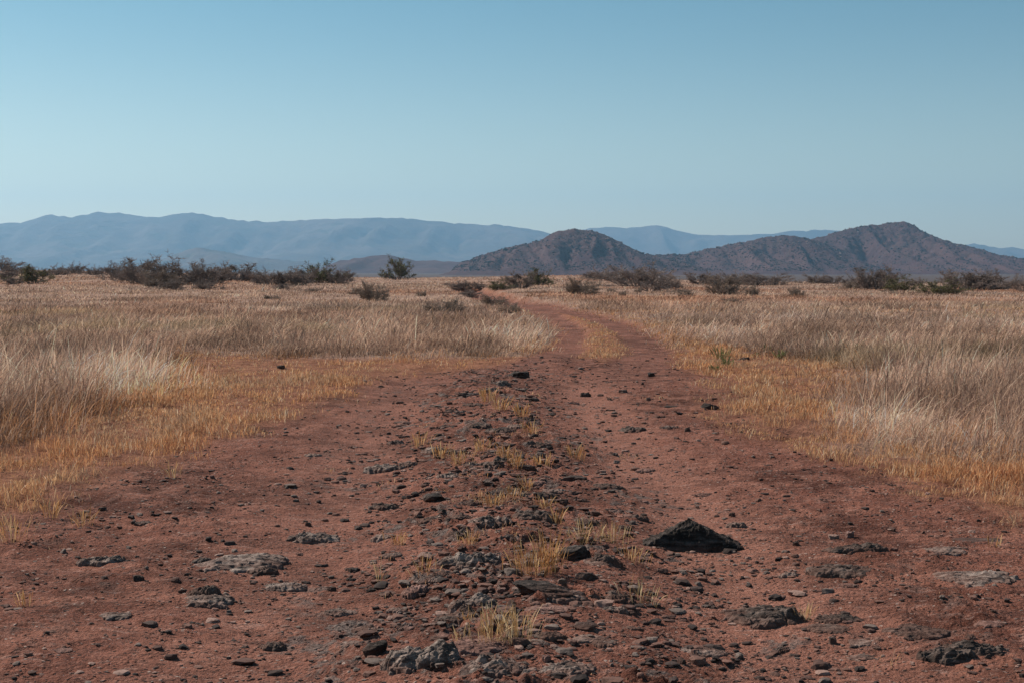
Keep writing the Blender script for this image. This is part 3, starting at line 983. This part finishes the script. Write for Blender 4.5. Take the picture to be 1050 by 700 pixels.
GP = [(.58, .33, .15), (.47, .24, .10), (.66, .45, .24), (.34, .16, .07)]
YP = [(.60, .42, .22), (.50, .31, .15), (.68, .52, .32), (.38, .21, .10)]
GG = 'golden tufts growing between the stones of the crown'
TUFTS = [
    (545, 591, 36, 40, 60, GP, 'thick golden tuft in front of a grey rounded stone in mid road'),
    (563, 588, 48, 18, 34, GP, 'tall orange tuft touching the dark cracked boulder'),
    (505, 663, 40, 30, 40, YP, 'wiry pale yellow tuft near the bottom, on the left of its pair'),
    (533, 662, 44, 26, 36, YP, 'wiry pale yellow tuft near the bottom, on the right of its pair'),
    (472, 660, 18, 12, 12, YP, 'little yellow sprig at the end of the pinkish wedge of rock'),
    (600, 556, 26, 30, 26, YP, 'sparse yellow tuft behind the dark cracked boulder'),
    (630, 558, 24, 26, 24, YP, 'sparse yellow tuft behind the dark low boulder'),
    (648, 577, 20, 22, 22, GP, 'small golden tuft just left of the black pyramid rock'),
    (388, 600, 24, 10, 5, YP, 'lone thin straw stalk on the left flank of the crown'),
    (430, 590, 20, 22, 16, GP, 'faint golden tuft above the smooth pink tilted stone'),
    (657, 617, 22, 26, 20, YP, 'pale yellow tuft below the black pyramid rock'),
    (829, 639, 20, 16, 16, YP, 'yellow sprig at the end of the big mound-shaped rock'),
    (22, 624, 18, 18, 16, GP, 'small orange tuft alone on the dirt at the lower left'),
    (8, 555, 30, 30, 26, GP, 'orange tuft cut by the left edge of the picture'),
    (82, 540, 20, 20, 20, GP, 'orange tuft left of the small black pointed stone'),
    (48, 532, 22, 18, 20, GP, 'orange tuft below the golden grass at far left'),
    (176, 490, 18, 12, 14, YP, 'pale sprig standing at the lower edge of the golden grass'),
    (1022, 562, 14, 16, 8, GP, 'orange sprig growing over the flat black ledge'),
    (478, 640, 12, 12, 8, GP, 'tiny golden sprig on the dark broken slab'),
    (572, 538, 22, 8, 10, GP, 'narrow golden sprig beside the long dark ledge'),
]
for t in TUFTS: tuft(*t)
for (px, py) in ((452, 470), (430, 458), (535, 428), (500, 412), (512, 420), (545, 445), (555, 478), (530, 478), (518, 470),
                 (495, 462), (540, 500), (505, 520), (480, 560), (408, 560), (560, 522), (590, 470), (470, 478), (525, 512)):
    tuft(px, py, 16, 16, 22, GP, 'small golden tuft sprouting among dark stones of the upper crown', group=GG)
GREEN = [(.15, .17, .07), (.21, .21, .10), (.12, .13, .06)]
for px, py, hp, wp in ((740, 368, 15, 16), (746, 376, 13, 15), (733, 380, 7, 8), (776, 366, 5, 5), (800, 367, 10, 10), (857, 371, 9, 9), (787, 362, 9, 9)):
    tuft(px, py, hp, wp * .8, 24, GREEN, 'small leafy green weed on the golden verge right of the bend', 'green_weed', 'weed', 'green weeds on the verge', M_WEED, .5)


# ------------------------------------------------------------------ shrubs
def tubes(paths, rads, sides=3):
    """paths (N,L,3), rads (N,L) -> verts, quads"""
    P = np.asarray(paths); n, L, _ = P.shape
    T = np.gradient(P, axis=1); T /= np.linalg.norm(T, axis=2, keepdims=True) + 1e-9
    ref = np.where(np.abs(T[..., 2:3]) > .9, [1.0, 0, 0], [0, 0, 1.0])
    A = np.cross(T, ref); A /= np.linalg.norm(A, axis=2, keepdims=True) + 1e-9
    B = np.cross(T, A)
    th = np.arange(sides) * 2 * math.pi / sides
    V = P[:, :, None] + (A[:, :, None] * np.cos(th)[:, None] + B[:, :, None] * np.sin(th)[:, None]) * np.asarray(rads)[:, :, None, None]
    i = np.arange(L - 1)[:, None] * sides; j = np.arange(sides)[None]; j2 = (j + 1) % sides
    q = np.stack([(i + j).ravel(), (i + j2).ravel(), (i + sides + j2).ravel(), (i + sides + j).ravel()], 1)
    Q = (q[None] + (np.arange(n) * L * sides)[:, None, None]).reshape(-1, 4)
    return V.reshape(-1, 3), Q


def curve_paths(g, start, dirn, length, L, wig, grav):
    n = len(start)
    p = [start]; d = dirn.copy()
    for k in range(L - 1):
        d = d + g.normal(0, wig, d.shape) + np.array([0, 0, grav])
        d /= np.linalg.norm(d, axis=1, keepdims=True)
        p.append(p[-1] + d * (length / (L - 1))[:, None])
    return np.stack(p, 1)


def shrub_meshes(seed, kind):
    """unit-ish shrub: about 1 high, 1 wide. returns (branch mesh, twig or leaf mesh)"""
    g = np.random.default_rng(seed)
    nb = {'bare': 26, 'arching': 16, 'leafy': 20, 'low': 30}[kind]
    az = g.uniform(0, 6.283, nb)
    el = g.uniform(.25, 1.35, nb) if kind != 'low' else g.uniform(.15, 1.2, nb)
    dirn = np.stack([np.cos(az) * np.cos(el), np.sin(az) * np.cos(el), np.sin(el)], 1)
    st = np.stack([np.cos(az) * .10, np.sin(az) * .10, np.zeros(nb) - .03], 1) * g.uniform(.2, 1.6, (nb, 1))
    ln = g.uniform(.45, .95, nb) * (1 if kind != 'arching' else 1.15)
    P1 = curve_paths(g, st, dirn, ln, 7, .16, .02 if kind != 'arching' else -.05)
    r1 = np.linspace(.020, .007, 7)[None] * g.uniform(.7, 1.2, (nb, 1))
    V1, Q1 = tubes(P1, r1, 4)
    # second order
    n2 = nb * 9
    par = g.integers(0, nb, n2); k = g.integers(2, 7, n2)
    s2 = P1[par, k]; d2 = (P1[par, k] - P1[par, k - 1]); d2 /= np.linalg.norm(d2, axis=1, keepdims=True)
    d2 = d2 + g.normal(0, .55, d2.shape); d2[:, 2] += .1; d2 /= np.linalg.norm(d2, axis=1, keepdims=True)
    P2 = curve_paths(g, s2, d2, g.uniform(.12, .34, n2), 4, .22, .03)
    V2, Q2 = tubes(P2, np.linspace(.008, .004, 4)[None] * g.uniform(.8, 1.3, (n2, 1)), 3)
    # third order twigs: fine ribbons
    n3 = n2 * (12 if kind in ('bare', 'low') else 8)
    par = g.integers(0, n2, n3); k = g.integers(1, 4, n3)
    s3 = P2[par, k]; d3 = g.normal(0, 1, (n3, 3)); d3[:, 2] = np.abs(d3[:, 2]) * .7
    d3 = d3 / np.linalg.norm(d3, axis=1, keepdims=True)
    P3 = curve_paths(g, s3, d3, g.uniform(.05, .16, n3), 3, .25, .02)
    V3, Q3 = tubes(P3, np.linspace(.0052, .0030, 3)[None] * g.uniform(.8, 1.4, (n3, 1)), 3)
    bm_ = new_mesh('branches', np.concatenate([V1, V2]), np.concatenate([Q1, Q2 + len(V1)]), None, [M_TWIG])
    for V in (V3,): V[:, 2] = np.maximum(V[:, 2], -.02)
    if kind in ('bare', 'low', 'arching'):
        tw = new_mesh('twigs', V3, Q3, None, [M_TWIG if kind != 'low' else M_TWIG_GREY])
        if kind == 'low': bm_.materials[0] = M_TWIG_GREY
        return bm_, tw, 'twigs'
    # leaves as small paired quads on twigs
    nl = 5200
    par = g.integers(0, n3, nl)
    c = P3[par, g.integers(0, 3, nl)] + g.normal(0, .022, (nl, 3))
    c[:, 2] = np.maximum(c[:, 2], .01)
    a = g.normal(0, 1, (nl, 3)); a /= np.linalg.norm(a, axis=1, keepdims=True)
    b = np.cross(a, g.normal(0, 1, (nl, 3))); b /= np.linalg.norm(b, axis=1, keepdims=True)
    sz = g.uniform(.012, .026, (nl, 1))
    V = np.stack([c - a * sz, c + b * sz * .5, c + a * sz, c - b * sz * .5], 1).reshape(-1, 3)
    Q = np.arange(nl * 4).reshape(-1, 4)
    pal = np.array([(.17, .18, .085), (.22, .22, .10), (.11, .12, .06), (.27, .25, .12), (.15, .12, .09)])
    T = np.repeat(pal[g.integers(0, 5, nl)] * g.uniform(.8, 1.2, (nl, 1)), 4, 0)
    V4 = np.concatenate([V, V3]); Q4 = np.concatenate([Q, Q3 + len(V)])
    T4 = np.concatenate([T, np.tile([[.09, .07, .055]], (len(V3), 1))])
    lf = new_mesh('foliage', V4, Q4, None, [M_LEAF_GREEN], True, {'tint': (T4, 'POINT')})
    return bm_, lf, 'foliage'


PROTO = {}
for kd, ns in (('bare', 5), ('arching', 2), ('leafy', 4), ('low', 3)):
    PROTO[kd] = [shrub_meshes(1000 + i * 7 + hash(kd[0]) % 1 + ord(kd[0]), kd) for i in range(ns)]


def shrub(px, py, wpx, hpx, kind, label, group=None, seed=0, name=None):
    x, y, z = ground_at(px, py, False)
    mpp = y / F
    g = random.Random(px * 31 + py)
    a, b, pn = PROTO[kind][g.randrange(len(PROTO[kind]))]
    nm = name or {'bare': 'bare_shrub', 'arching': 'bare_shrub', 'leafy': 'leafy_shrub', 'low': 'low_shrub'}[kind]
    e = link(nm, None, label=label, category='shrub', group=group)
    e.location = (x, y, z - .03)
    w = wpx * mpp / 1.35; h = hpx * mpp / .98
    e.scale = (w, min(w, h * 1.6), h)
    e.rotation_euler = (0, 0, g.uniform(-.4, .4) + (math.pi if g.random() < .5 else 0))
    link('branches', a, e); link(pn, b, e)
    return e


GB = 'shrubs of the brush line across the plain'
LBL = {
    'bare': 'bare brown thorny shrub merging with its neighbours in the distant brush line',
    'low': 'small grey bare bush standing in the distant straw grass',
    'leafy': 'dull green leafy shrub tucked into the distant brush line',
}
SHRUBS = [
    (33, 291, 38, 19, 'leafy', 'dark green rounded shrub in the grass at the far left, darkest of the left brush'),
    (8, 288, 26, 13, 'bare', 'grey brown bush immediately left of the dark green rounded shrub'),
    (4, 279, 30, 15, 'bare', 'bare brush cut by the left edge on the horizon'),
    (148, 291, 54, 29, 'bare', 'tall bare shrub with spiky top at the front of the long left thicket'),
    (190, 291, 52, 30, 'arching', 'tallest straggly bare shrub rising from the middle of the left thicket'),
    (160, 295, 44, 20, 'low', 'low dark bush along the front foot of the long left thicket'),
    (242, 288, 40, 20, 'bare', 'domed grey brown shrub at the right of the long left thicket'),
    (328, 290, 38, 25, 'leafy', 'dark leafy shrub closing the right end of the long left thicket'),
    (409, 287, 30, 23, 'leafy', 'round green shrub standing alone on the skyline between two brush lines'),
    (381, 309, 32, 20, 'low', 'pale bare bush alone in the grass in front of the round green shrub'),
    (534, 296, 34, 19, 'bare', 'dark bare shrub behind the far end of the dirt road'),
    (553, 293, 30, 18, 'leafy', 'greenish shrub just right of the dark shrub at the far end of the road'),
    (511, 297, 24, 12, 'leafy', 'small green brown shrub left of the dark shrub at the end of the road'),
    (594, 302, 36, 17, 'low', 'small domed grey bush in the pale grass below the domed hill'),
    (653, 294, 64, 26, 'bare', 'broad dark thicket at the foot of the saddle between the hills'),
    (668, 299, 40, 33, 'arching', 'arching bare shrub with long reaching limbs, tallest right of the road'),
    (628, 288, 38, 13, 'bare', 'dark low shrub at the left end of the thicket under the domed hill'),
    (738, 302, 38, 22, 'low', 'grey twiggy bush standing forward of the middle right brush line'),
    (772, 304, 15, 12, 'low', 'tiny bare bush in the grass between two forward bushes'),
    (815, 304, 14, 12, 'low', 'little bare bush in the grass right of the tiny one'),
    (775, 293, 54, 16, 'bare', 'wide dark brush under the middle hill'),
    (898, 298, 46, 26, 'bare', 'big upright bare shrub below the highest peak'),
    (921, 299, 32, 18, 'leafy', 'yellow green shrub leaning against the big upright bare shrub'),
    (962, 302, 44, 18, 'leafy', 'spreading yellow green bush between the two big dark thickets at right'),
    (990, 298, 50, 22, 'bare', 'dense dark thicket right of the spreading yellow green bush'),
    (1046, 299, 30, 17, 'bare', 'dark shrub cut by the right edge of the picture'),
    (874, 297, 22, 9, 'low', 'low grey bush at the foot of the big upright bare shrub'),
    (505, 313, 30, 11, 'low', 'brown twiggy bush beside the far red road, nearest to the red bank'),
    (458, 322, 44, 15, 'low', 'brown leafless bush spreading in the grass left of the red road'),
    (524, 321, 24, 10, 'low', 'brown leafless bush right before the pale grass by the bend'),
    (430, 328, 30, 9, 'low', 'faint brown bush low in the grass well left of the bend'),
    (365, 302, 18, 8, 'low', 'small dark bush in the grass above the pale bare bush'),
]
for s in SHRUBS:
    shrub(*s)
MORE = [(60, 282, 26, 11), (78, 281, 24, 12), (95, 282, 20, 10), (115, 285, 26, 16), (128, 288, 30, 18), (140, 289, 30, 22), (172, 292, 36, 26), (205, 292, 36, 24),
        (222, 291, 30, 18), (230, 289, 24, 16), (255, 289, 26, 15), (268, 291, 30, 16), (284, 292, 36, 18), (300, 292, 30, 17), (312, 291, 30, 18),
        (345, 291, 22, 15), (372, 282, 34, 8), (353, 288, 22, 12), (545, 292, 24, 13), (610, 286, 26, 8), (640, 291, 34, 16), (678, 297, 26, 18),
        (690, 296, 18, 12), (718, 292, 34, 14), (735, 292, 30, 13), (752, 292, 30, 14), (795, 293, 28, 13), (835, 291, 26, 11), (853, 291, 22, 9), (868, 292, 18, 8),
        (885, 297, 32, 20), (908, 297, 30, 20), (975, 297, 32, 19), (1005, 298, 38, 21), (1018, 296, 28, 19), (1032, 297, 18, 12), (940, 294, 20, 9),
        (20, 282, 34, 11), (45, 284, 22, 11), (15, 292, 20, 9), (475, 296, 30, 8), (490, 296, 22, 8), (180, 297, 24, 12), (212, 297, 26, 10),
        (290, 297, 20, 8), (480, 305, 22, 9)]
for i, (px, py, w_, h_) in enumerate(MORE):
    shrub(px, py, w_, h_, 'bare', LBL['bare'], GB)
rr = random.Random(3)
for i in range(26):
    px = rr.uniform(10, 1040); py = rr.uniform(298, 336)
    d, g, t, tm = masks(*[np.array([q]) for q in W(px, py)])
    if t[0] < .95: continue
    shrub(px, py, rr.uniform(8, 20), rr.uniform(3, 6.5), 'low', 'faint low brown clump barely showing above the straw grass', 'faint low clumps out in the grass')


# ------------------------------------------------------------------ hills and mountains
def hill_material():
    m, nt = material('scrubby_hillside'); n = N(nt)
    P = n.coord()
    a = n.mix(n.ramp(n.noise(P, .004, 5, .6), .38, .62), (.058, .031, .035), (.086, .048, .048))
    a = n.mix(n.ramp(n.noise(P, .02, 5, .65), .50, .68, 0, .5), a, (.055, .042, .040))
    a = n.mix(n.ramp(n.noise(P, .07, 4, .6), .55, .66, 0, .6), a, (.030, .028, .026))
    a = n.mix(n.ramp(n.noise(P, .05, 3, .6), .64, .72, 0, .6), a, (.14, .088, .080))
    n.out(n.bsdf(a, .95, .05, n.bump(n.noise(P, .05, 6, .7), 7, .8)).outputs[0])
    return m


def mount_material():
    m, nt = material('far_mountain_slopes'); n = N(nt)
    P = n.coord()
    a = n.mix(n.ramp(n.noise(P, .0012, 6, .6), .40, .62), (.055, .042, .038), (.105, .078, .068))
    a = n.mix(n.ramp(n.noise(P, .0035, 6, .65), .52, .62, 0, .7), a, (.045, .045, .03))
    n.out(n.bsdf(a, .95, .05, n.bump(n.noise(P, .005, 5, .6), 60, .7)).outputs[0])
    return m


M_HILL, M_MOUNT = hill_material(), mount_material()
BASE_Z = -9.0


def hill(name, D, prof, depth, mat, label, step, carve, seed, spur, jag=0.0, front=.5):
    """a ridge at distance D whose crest follows a skyline given in photo pixels, with spurs and gullies running down both sides"""
    xs = np.array([p[0] for p in prof], float); ys = np.array([p[1] for p in prof], float)
    X0 = (xs[0] - 525) * D / F; X1 = (xs[-1] - 525) * D / F
    nx = int((X1 - X0) / step); ny = int(2 * depth / step / 1.3)
    x = np.linspace(X0, X1, nx); t = np.linspace(-1, 1, ny)
    XX, TT = np.meshgrid(x, t, indexing='ij')
    px = 525 + XX * F / D
    # smooth the polyline a little
    k = np.linspace(xs[0], xs[-1], 4000); v = np.interp(k, xs, ys)
    ker = np.hanning(int(7 / (k[1] - k[0])) | 1); ker /= ker.sum()
    pad = len(ker) // 2; v = np.convolve(np.pad(v, pad, mode='edge'), ker, 'valid')
    crest = (HORIZON - np.interp(px, k, v)) * D / F + CAM_Z - BASE_Z
    crest = crest + (fbm(px / 9, px * 0, 4, seed + 40, .6) * 2.2) * D / F * sstep(284, 262, np.interp(px, k, v))
    crest = np.maximum(crest, 0)
    wob = fbm(XX / (depth * .9), 0 * XX, 3, seed) * depth * .25
    YY = D + TT * depth + wob * (1 - np.abs(TT))
    e = np.abs(TT)
    fall = np.where(e < 1, (1 - e) ** 1.15 * (1 - .25 * np.sin(e * math.pi)), 0)
    # spurs
    wx = XX + fbm(XX / spur * .7, TT * 1.2, 3, seed + 3) * spur * .7
    rg = 1 - np.abs(pnoise(wx / spur, TT * .55 + 3, seed + 5)) * 2
    rg2 = 1 - np.abs(pnoise(wx / spur * 2.4, TT * 1.3 + 9, seed + 6)) * 2
    rg3 = fbm(XX / spur * 5, YY / spur * 4, 4, seed + 7, .55)
    amt = sstep(0, .30, e) * (1 - e)
    H = crest * (fall + carve * amt * ((rg - .45) * .62 + (rg2 - .4) * .25)) + crest * .13 * rg3 * sstep(0, .15, e) * (1 - e)
    H = H + jag * fbm(XX / (step * 5), YY / (step * 5), 3, seed + 9, .6) * sstep(1, .4, e)
    Z = BASE_Z - 3 + np.maximum(H, 0) * (1 - sstep(.97, 1, e))
    V = np.stack([XX, YY, Z], -1).reshape(-1, 3)
    i = np.arange(nx - 1)[:, None] * ny; j = np.arange(ny - 1)[None]
    Q = np.stack([(i + j).ravel(), (i + ny + j).ravel(), (i + ny + j + 1).ravel(), (i + j + 1).ravel()], 1)
    me = new_mesh(name, V, Q, None, [mat])
    link(name, me, kind='structure', label=label)
    return XX, YY, Z, crest


P_DOME = [(440, 284), (455, 280), (463, 277), (473, 268), (485, 264), (497, 260), (513, 255), (530, 250), (541, 249), (550, 246.5), (556, 244),
          (563, 240), (573, 236), (583, 234), (597, 234), (607, 235), (617, 237.5), (633, 245), (650, 253), (662, 258.5), (680, 263), (700, 268), (730, 276), (750, 284)]
P_MID = [(600, 284), (640, 272), (660, 261), (680, 260), (700, 260), (717, 256), (733, 253), (750, 249), (767, 246), (780, 243), (793, 241), (804, 240),
         (813, 240.5), (827, 244), (845, 250), (870, 262), (900, 276), (920, 284)]
P_PEAK = [(760, 284), (790, 268), (815, 252), (827, 245), (843, 241), (855, 237), (867, 234), (883, 231), (900, 229.5), (908, 228), (917, 227), (924, 227.5),
          (930, 229.5), (938, 234), (947, 238.5), (957, 242.5), (967, 246), (979, 249), (990, 252), (1003, 256), (1017, 260.5), (1033, 263), (1050, 265),
          (1090, 270), (1150, 275), (1230, 284)]
hd = hill('hill', 3300, P_DOME, 520, M_HILL, 'domed reddish brown hill dotted with scrub', 4.5, .5, 11, 80, 3.0)
hm = hill('hill', 3900, P_MID, 560, M_HILL, 'long sloping brown hill between the dome and the peak', 5.0, .5, 23, 90, 3.0)
hp = hill('hill', 4300, P_PEAK, 800, M_HILL, 'highest brown hill with a bumpy peak', 6.0, .5, 37, 105, 4.0)

P_LOW = [(320, 284), (335, 272), (350, 266), (365, 264), (378, 262), (392, 260.5), (400, 261), (412, 264), (425, 266.5), (440, 266), (470, 268), (520, 272), (560, 284)]
hill('hill', 5000, P_LOW, 600, M_HILL, 'low dark blue hill beyond the brush', 16, .9, 51, 220, 3)
P_FOOT = [(120, 284), (150, 272), (175, 262), (190, 256), (203, 253.5), (220, 256), (240, 260), (265, 264), (300, 267), (340, 272), (400, 284)]
hill('foothill', 9500, P_FOOT, 1100, M_MOUNT, 'blue foothill in front of the far range', 26, .9, 57, 330, 5)
P_FAR = [(-260, 250), (-120, 240), (-40, 232), (0, 229), (15, 227.5), (27, 228.5), (38, 224), (47, 221), (56, 219), (66, 221.5), (75, 222.5), (90, 220),
         (100, 217.5), (108, 216.5), (118, 217.5), (128, 218), (140, 220), (152, 221.5), (165, 222), (177, 219.5), (187, 217.5), (197, 217), (207, 218.5), (218, 221),
         (235, 224), (250, 225), (268, 227), (283, 227.5), (300, 225.5), (320, 226), (345, 225.5), (370, 224.5), (400, 223.5), (430, 225), (455, 227),
         (480, 229), (500, 229.5), (515, 229.5), (530, 231), (550, 235.5), (565, 239), (585, 246), (620, 260), (680, 284)]
hill('mountain_range', 15000, P_FAR, 3600, M_MOUNT, 'long pale blue mountain range on the horizon', 52, .5, 71, 620, 20)
P_FAR2 = [(480, 284), (530, 262), (560, 247), (585, 236), (605, 232.5), (625, 231.5), (640, 233), (655, 232), (664, 230), (672, 229), (682, 231.5), (695, 236), (710, 239),
          (725, 240), (745, 240.5), (770, 240), (790, 239), (805, 236.5), (825, 235.5), (845, 234.5), (858, 235.5), (880, 239), (920, 243), (955, 246), (970, 249), (985, 250.5),
          (995, 249), (1003, 249.5), (1012, 252), (1022, 254), (1032, 253.5), (1050, 256), (1100, 262), (1200, 270), (1330, 284)]
hill('mountain_range', 17500, P_FAR2, 2600, M_MOUNT, 'farther blue range showing behind the brown hills', 62, .5, 83, 600, 18)


def hill_scatter(name, data, n, zlo, size, tint, label, seed, crest_bias=False):
    g = np.random.default_rng(seed)
    allp = []; alls = []
    for XX, YY, Z, C in data:
        nx, ny = XX.shape
        fx = g.uniform(0, nx - 1.01, n); fy = g.uniform(0, ny * .56, n) if not crest_bias else ny * g.normal(.49, .05, n)
        i = fx.astype(int); j = np.clip(fy.astype(int), 0, ny - 2); a = fx - i; b = np.clip(fy - j, 0, 1)

        def s(A): return A[i, j] * (1 - a) * (1 - b) + A[i + 1, j] * a * (1 - b) + A[i, j + 1] * (1 - a) * b + A[i + 1, j + 1] * a * b
        x, y, z = s(XX), s(YY), s(Z)
        p = sstep(-.15, .25, fbm(x / 120, y / 120, 3, seed))
        k = (z > BASE_Z + zlo) & (g.random(n) < .25 + .75 * p)
        allp.append(np.stack([x, y, z], 1)[k]); alls.append(np.full(k.sum(), y[k] / 3600))
    Pn = np.concatenate(allp); sc = np.concatenate(alls)
    n = len(Pn)
    d, f = ICO[2] if False else (ICO1v, ICO1f)
    nv = len(d)
    sz = np.exp(g.normal(0, .4, n)) * size * sc
    V = d[None] * (sz[:, None, None] * np.stack([g.uniform(.7, 1.3, n), g.uniform(.7, 1.3, n), g.uniform(.5, .9, n)], 1)[:, None, :]) * g.uniform(.7, 1.3, (n, nv, 1))
    V += Pn[:, None, :] + np.array([0, 0, .3]) * sz[:, None, None]
    Fc = (f[None] + (np.arange(n) * nv)[:, None, None]).reshape(-1, 3)
    T = np.repeat(np.array(tint)[None] * g.uniform(.6, 1.3, (n, 1)), nv, 0)
    m, nt = material(name); q = N(nt); q.out(q.bsdf(q.attr('tint').outputs['Color'], .95, .05).outputs[0])
    me = new_mesh(name, V.reshape(-1, 3), None, Fc, [m], False, {'tint': (T, 'POINT')})
    link(name, me, kind='stuff', label=label, category='vegetation' if 'scrub' in name else 'rocks')


import bmesh as _b
_bm = _b.new(); _b.ops.create_icosphere(_bm, subdivisions=1, radius=1)
ICO1v = np.array([p.co[:] for p in _bm.verts]); ICO1f = np.array([[a.index for a in p.verts] for p in _bm.faces]); _bm.free()
hill_scatter('hillside_scrub', (hd, hm, hp), 12000, 8, 1.35, (.028, .026, .024), 'dark scrub dotting the brown hills', 5)
hill_scatter('hillside_boulders', (hd, hm, hp), 700, 40, 1.8, (.19, .135, .12), 'pale boulders strewn on the brown hill tops', 9, True)


# ------------------------------------------------------------------ haze
def haze():
    x0, x1, y0, y1, z0, z1 = -11000, 11500, -600, 20600, BASE_Z - 8, 1080
    v = [(x, y, z) for x in (x0, x1) for y in (y0, y1) for z in (z0, z1)]
    q = [(0, 1, 3, 2), (4, 6, 7, 5), (0, 4, 5, 1), (2, 3, 7, 6), (0, 2, 6, 4), (1, 5, 7, 3)]
    m, nt = material('thin_blue_air')
    p = nt.nodes.new('ShaderNodeVolumePrincipled'); p.inputs['Color'].default_value = (.34, .62, .92, 1)
    p.inputs['Density'].default_value = HAZE
    p.inputs['Anisotropy'].default_value = 0.3
    o = nt.nodes.new('ShaderNodeOutputMaterial'); nt.links.new(p.outputs[0], o.inputs['Volume'])
    me = new_mesh('haze', v, q, None, [m], False)
    link('haze', me, kind='stuff', label='thin blue air between the plain and the mountains', category='haze')


HAZE = 5.8e-5
haze()

# ------------------------------------------------------------------ light, sky, camera
w = bpy.data.worlds.new('World'); S.world = w; w.use_nodes = True
n = N(w.node_tree)
sky = n.new('ShaderNodeTexSky', sky_type='NISHITA', sun_disc=False)
sky.sun_elevation = R(SUN_EL); sky.sun_rotation = R(SUN_AZ)
sky.air_density = 1.0; sky.dust_density = 1.6; sky.ozone_density = 1.2; sky.altitude = 1200
sz = n.new('ShaderNodeSeparateXYZ'); w.node_tree.links.new(n.coord('Generated'), sz.inputs[0])
tone = n.mix(n.ramp(sz.outputs[2], 0.0, .22), (.93, .85, .68), (.395, .61, .575))
col = n.mix(1.0, sky.outputs[0], tone, 'MULTIPLY')
bg = w.node_tree.nodes['Background']
w.node_tree.links.new(col, bg.inputs[0]); bg.inputs[1].default_value = 0.105

sd = bpy.data.lights.new('sun', 'SUN'); sd.energy = 5.0; sd.angle = R(.53); sd.color = (1, .90, .78)
so = bpy.data.objects.new('sun', sd); COL.objects.link(so)
from mathutils import Vector
dv = Vector((math.sin(R(SUN_AZ)) * math.cos(R(SUN_EL)), math.cos(R(SUN_AZ)) * math.cos(R(SUN_EL)), math.sin(R(SUN_EL))))
so.rotation_euler = dv.to_track_quat('Z', 'Y').to_euler()
so.location = (0, 0, 50)

cd = bpy.data.cameras.new('camera'); co = bpy.data.objects.new('camera', cd); COL.objects.link(co)
co.location = (0, 0, CAM_Z); co.rotation_euler = (R(90) - PITCH, 0, 0)
cd.sensor_width = 36; cd.lens = F / 1050 * 36; cd.clip_start = .1; cd.clip_end = 60000
S.camera = co
S.view_settings.view_transform = 'Standard'; S.view_settings.look = 'None'
S.view_settings.exposure = .35; S.view_settings.gamma = 1
S.cycles.use_denoising = True
S.cycles.volume_bounces = 1
S.cycles.max_bounces = 6; S.cycles.diffuse_bounces = 3; S.cycles.transmission_bounces = 3; S.cycles.transparent_max_bounces = 8
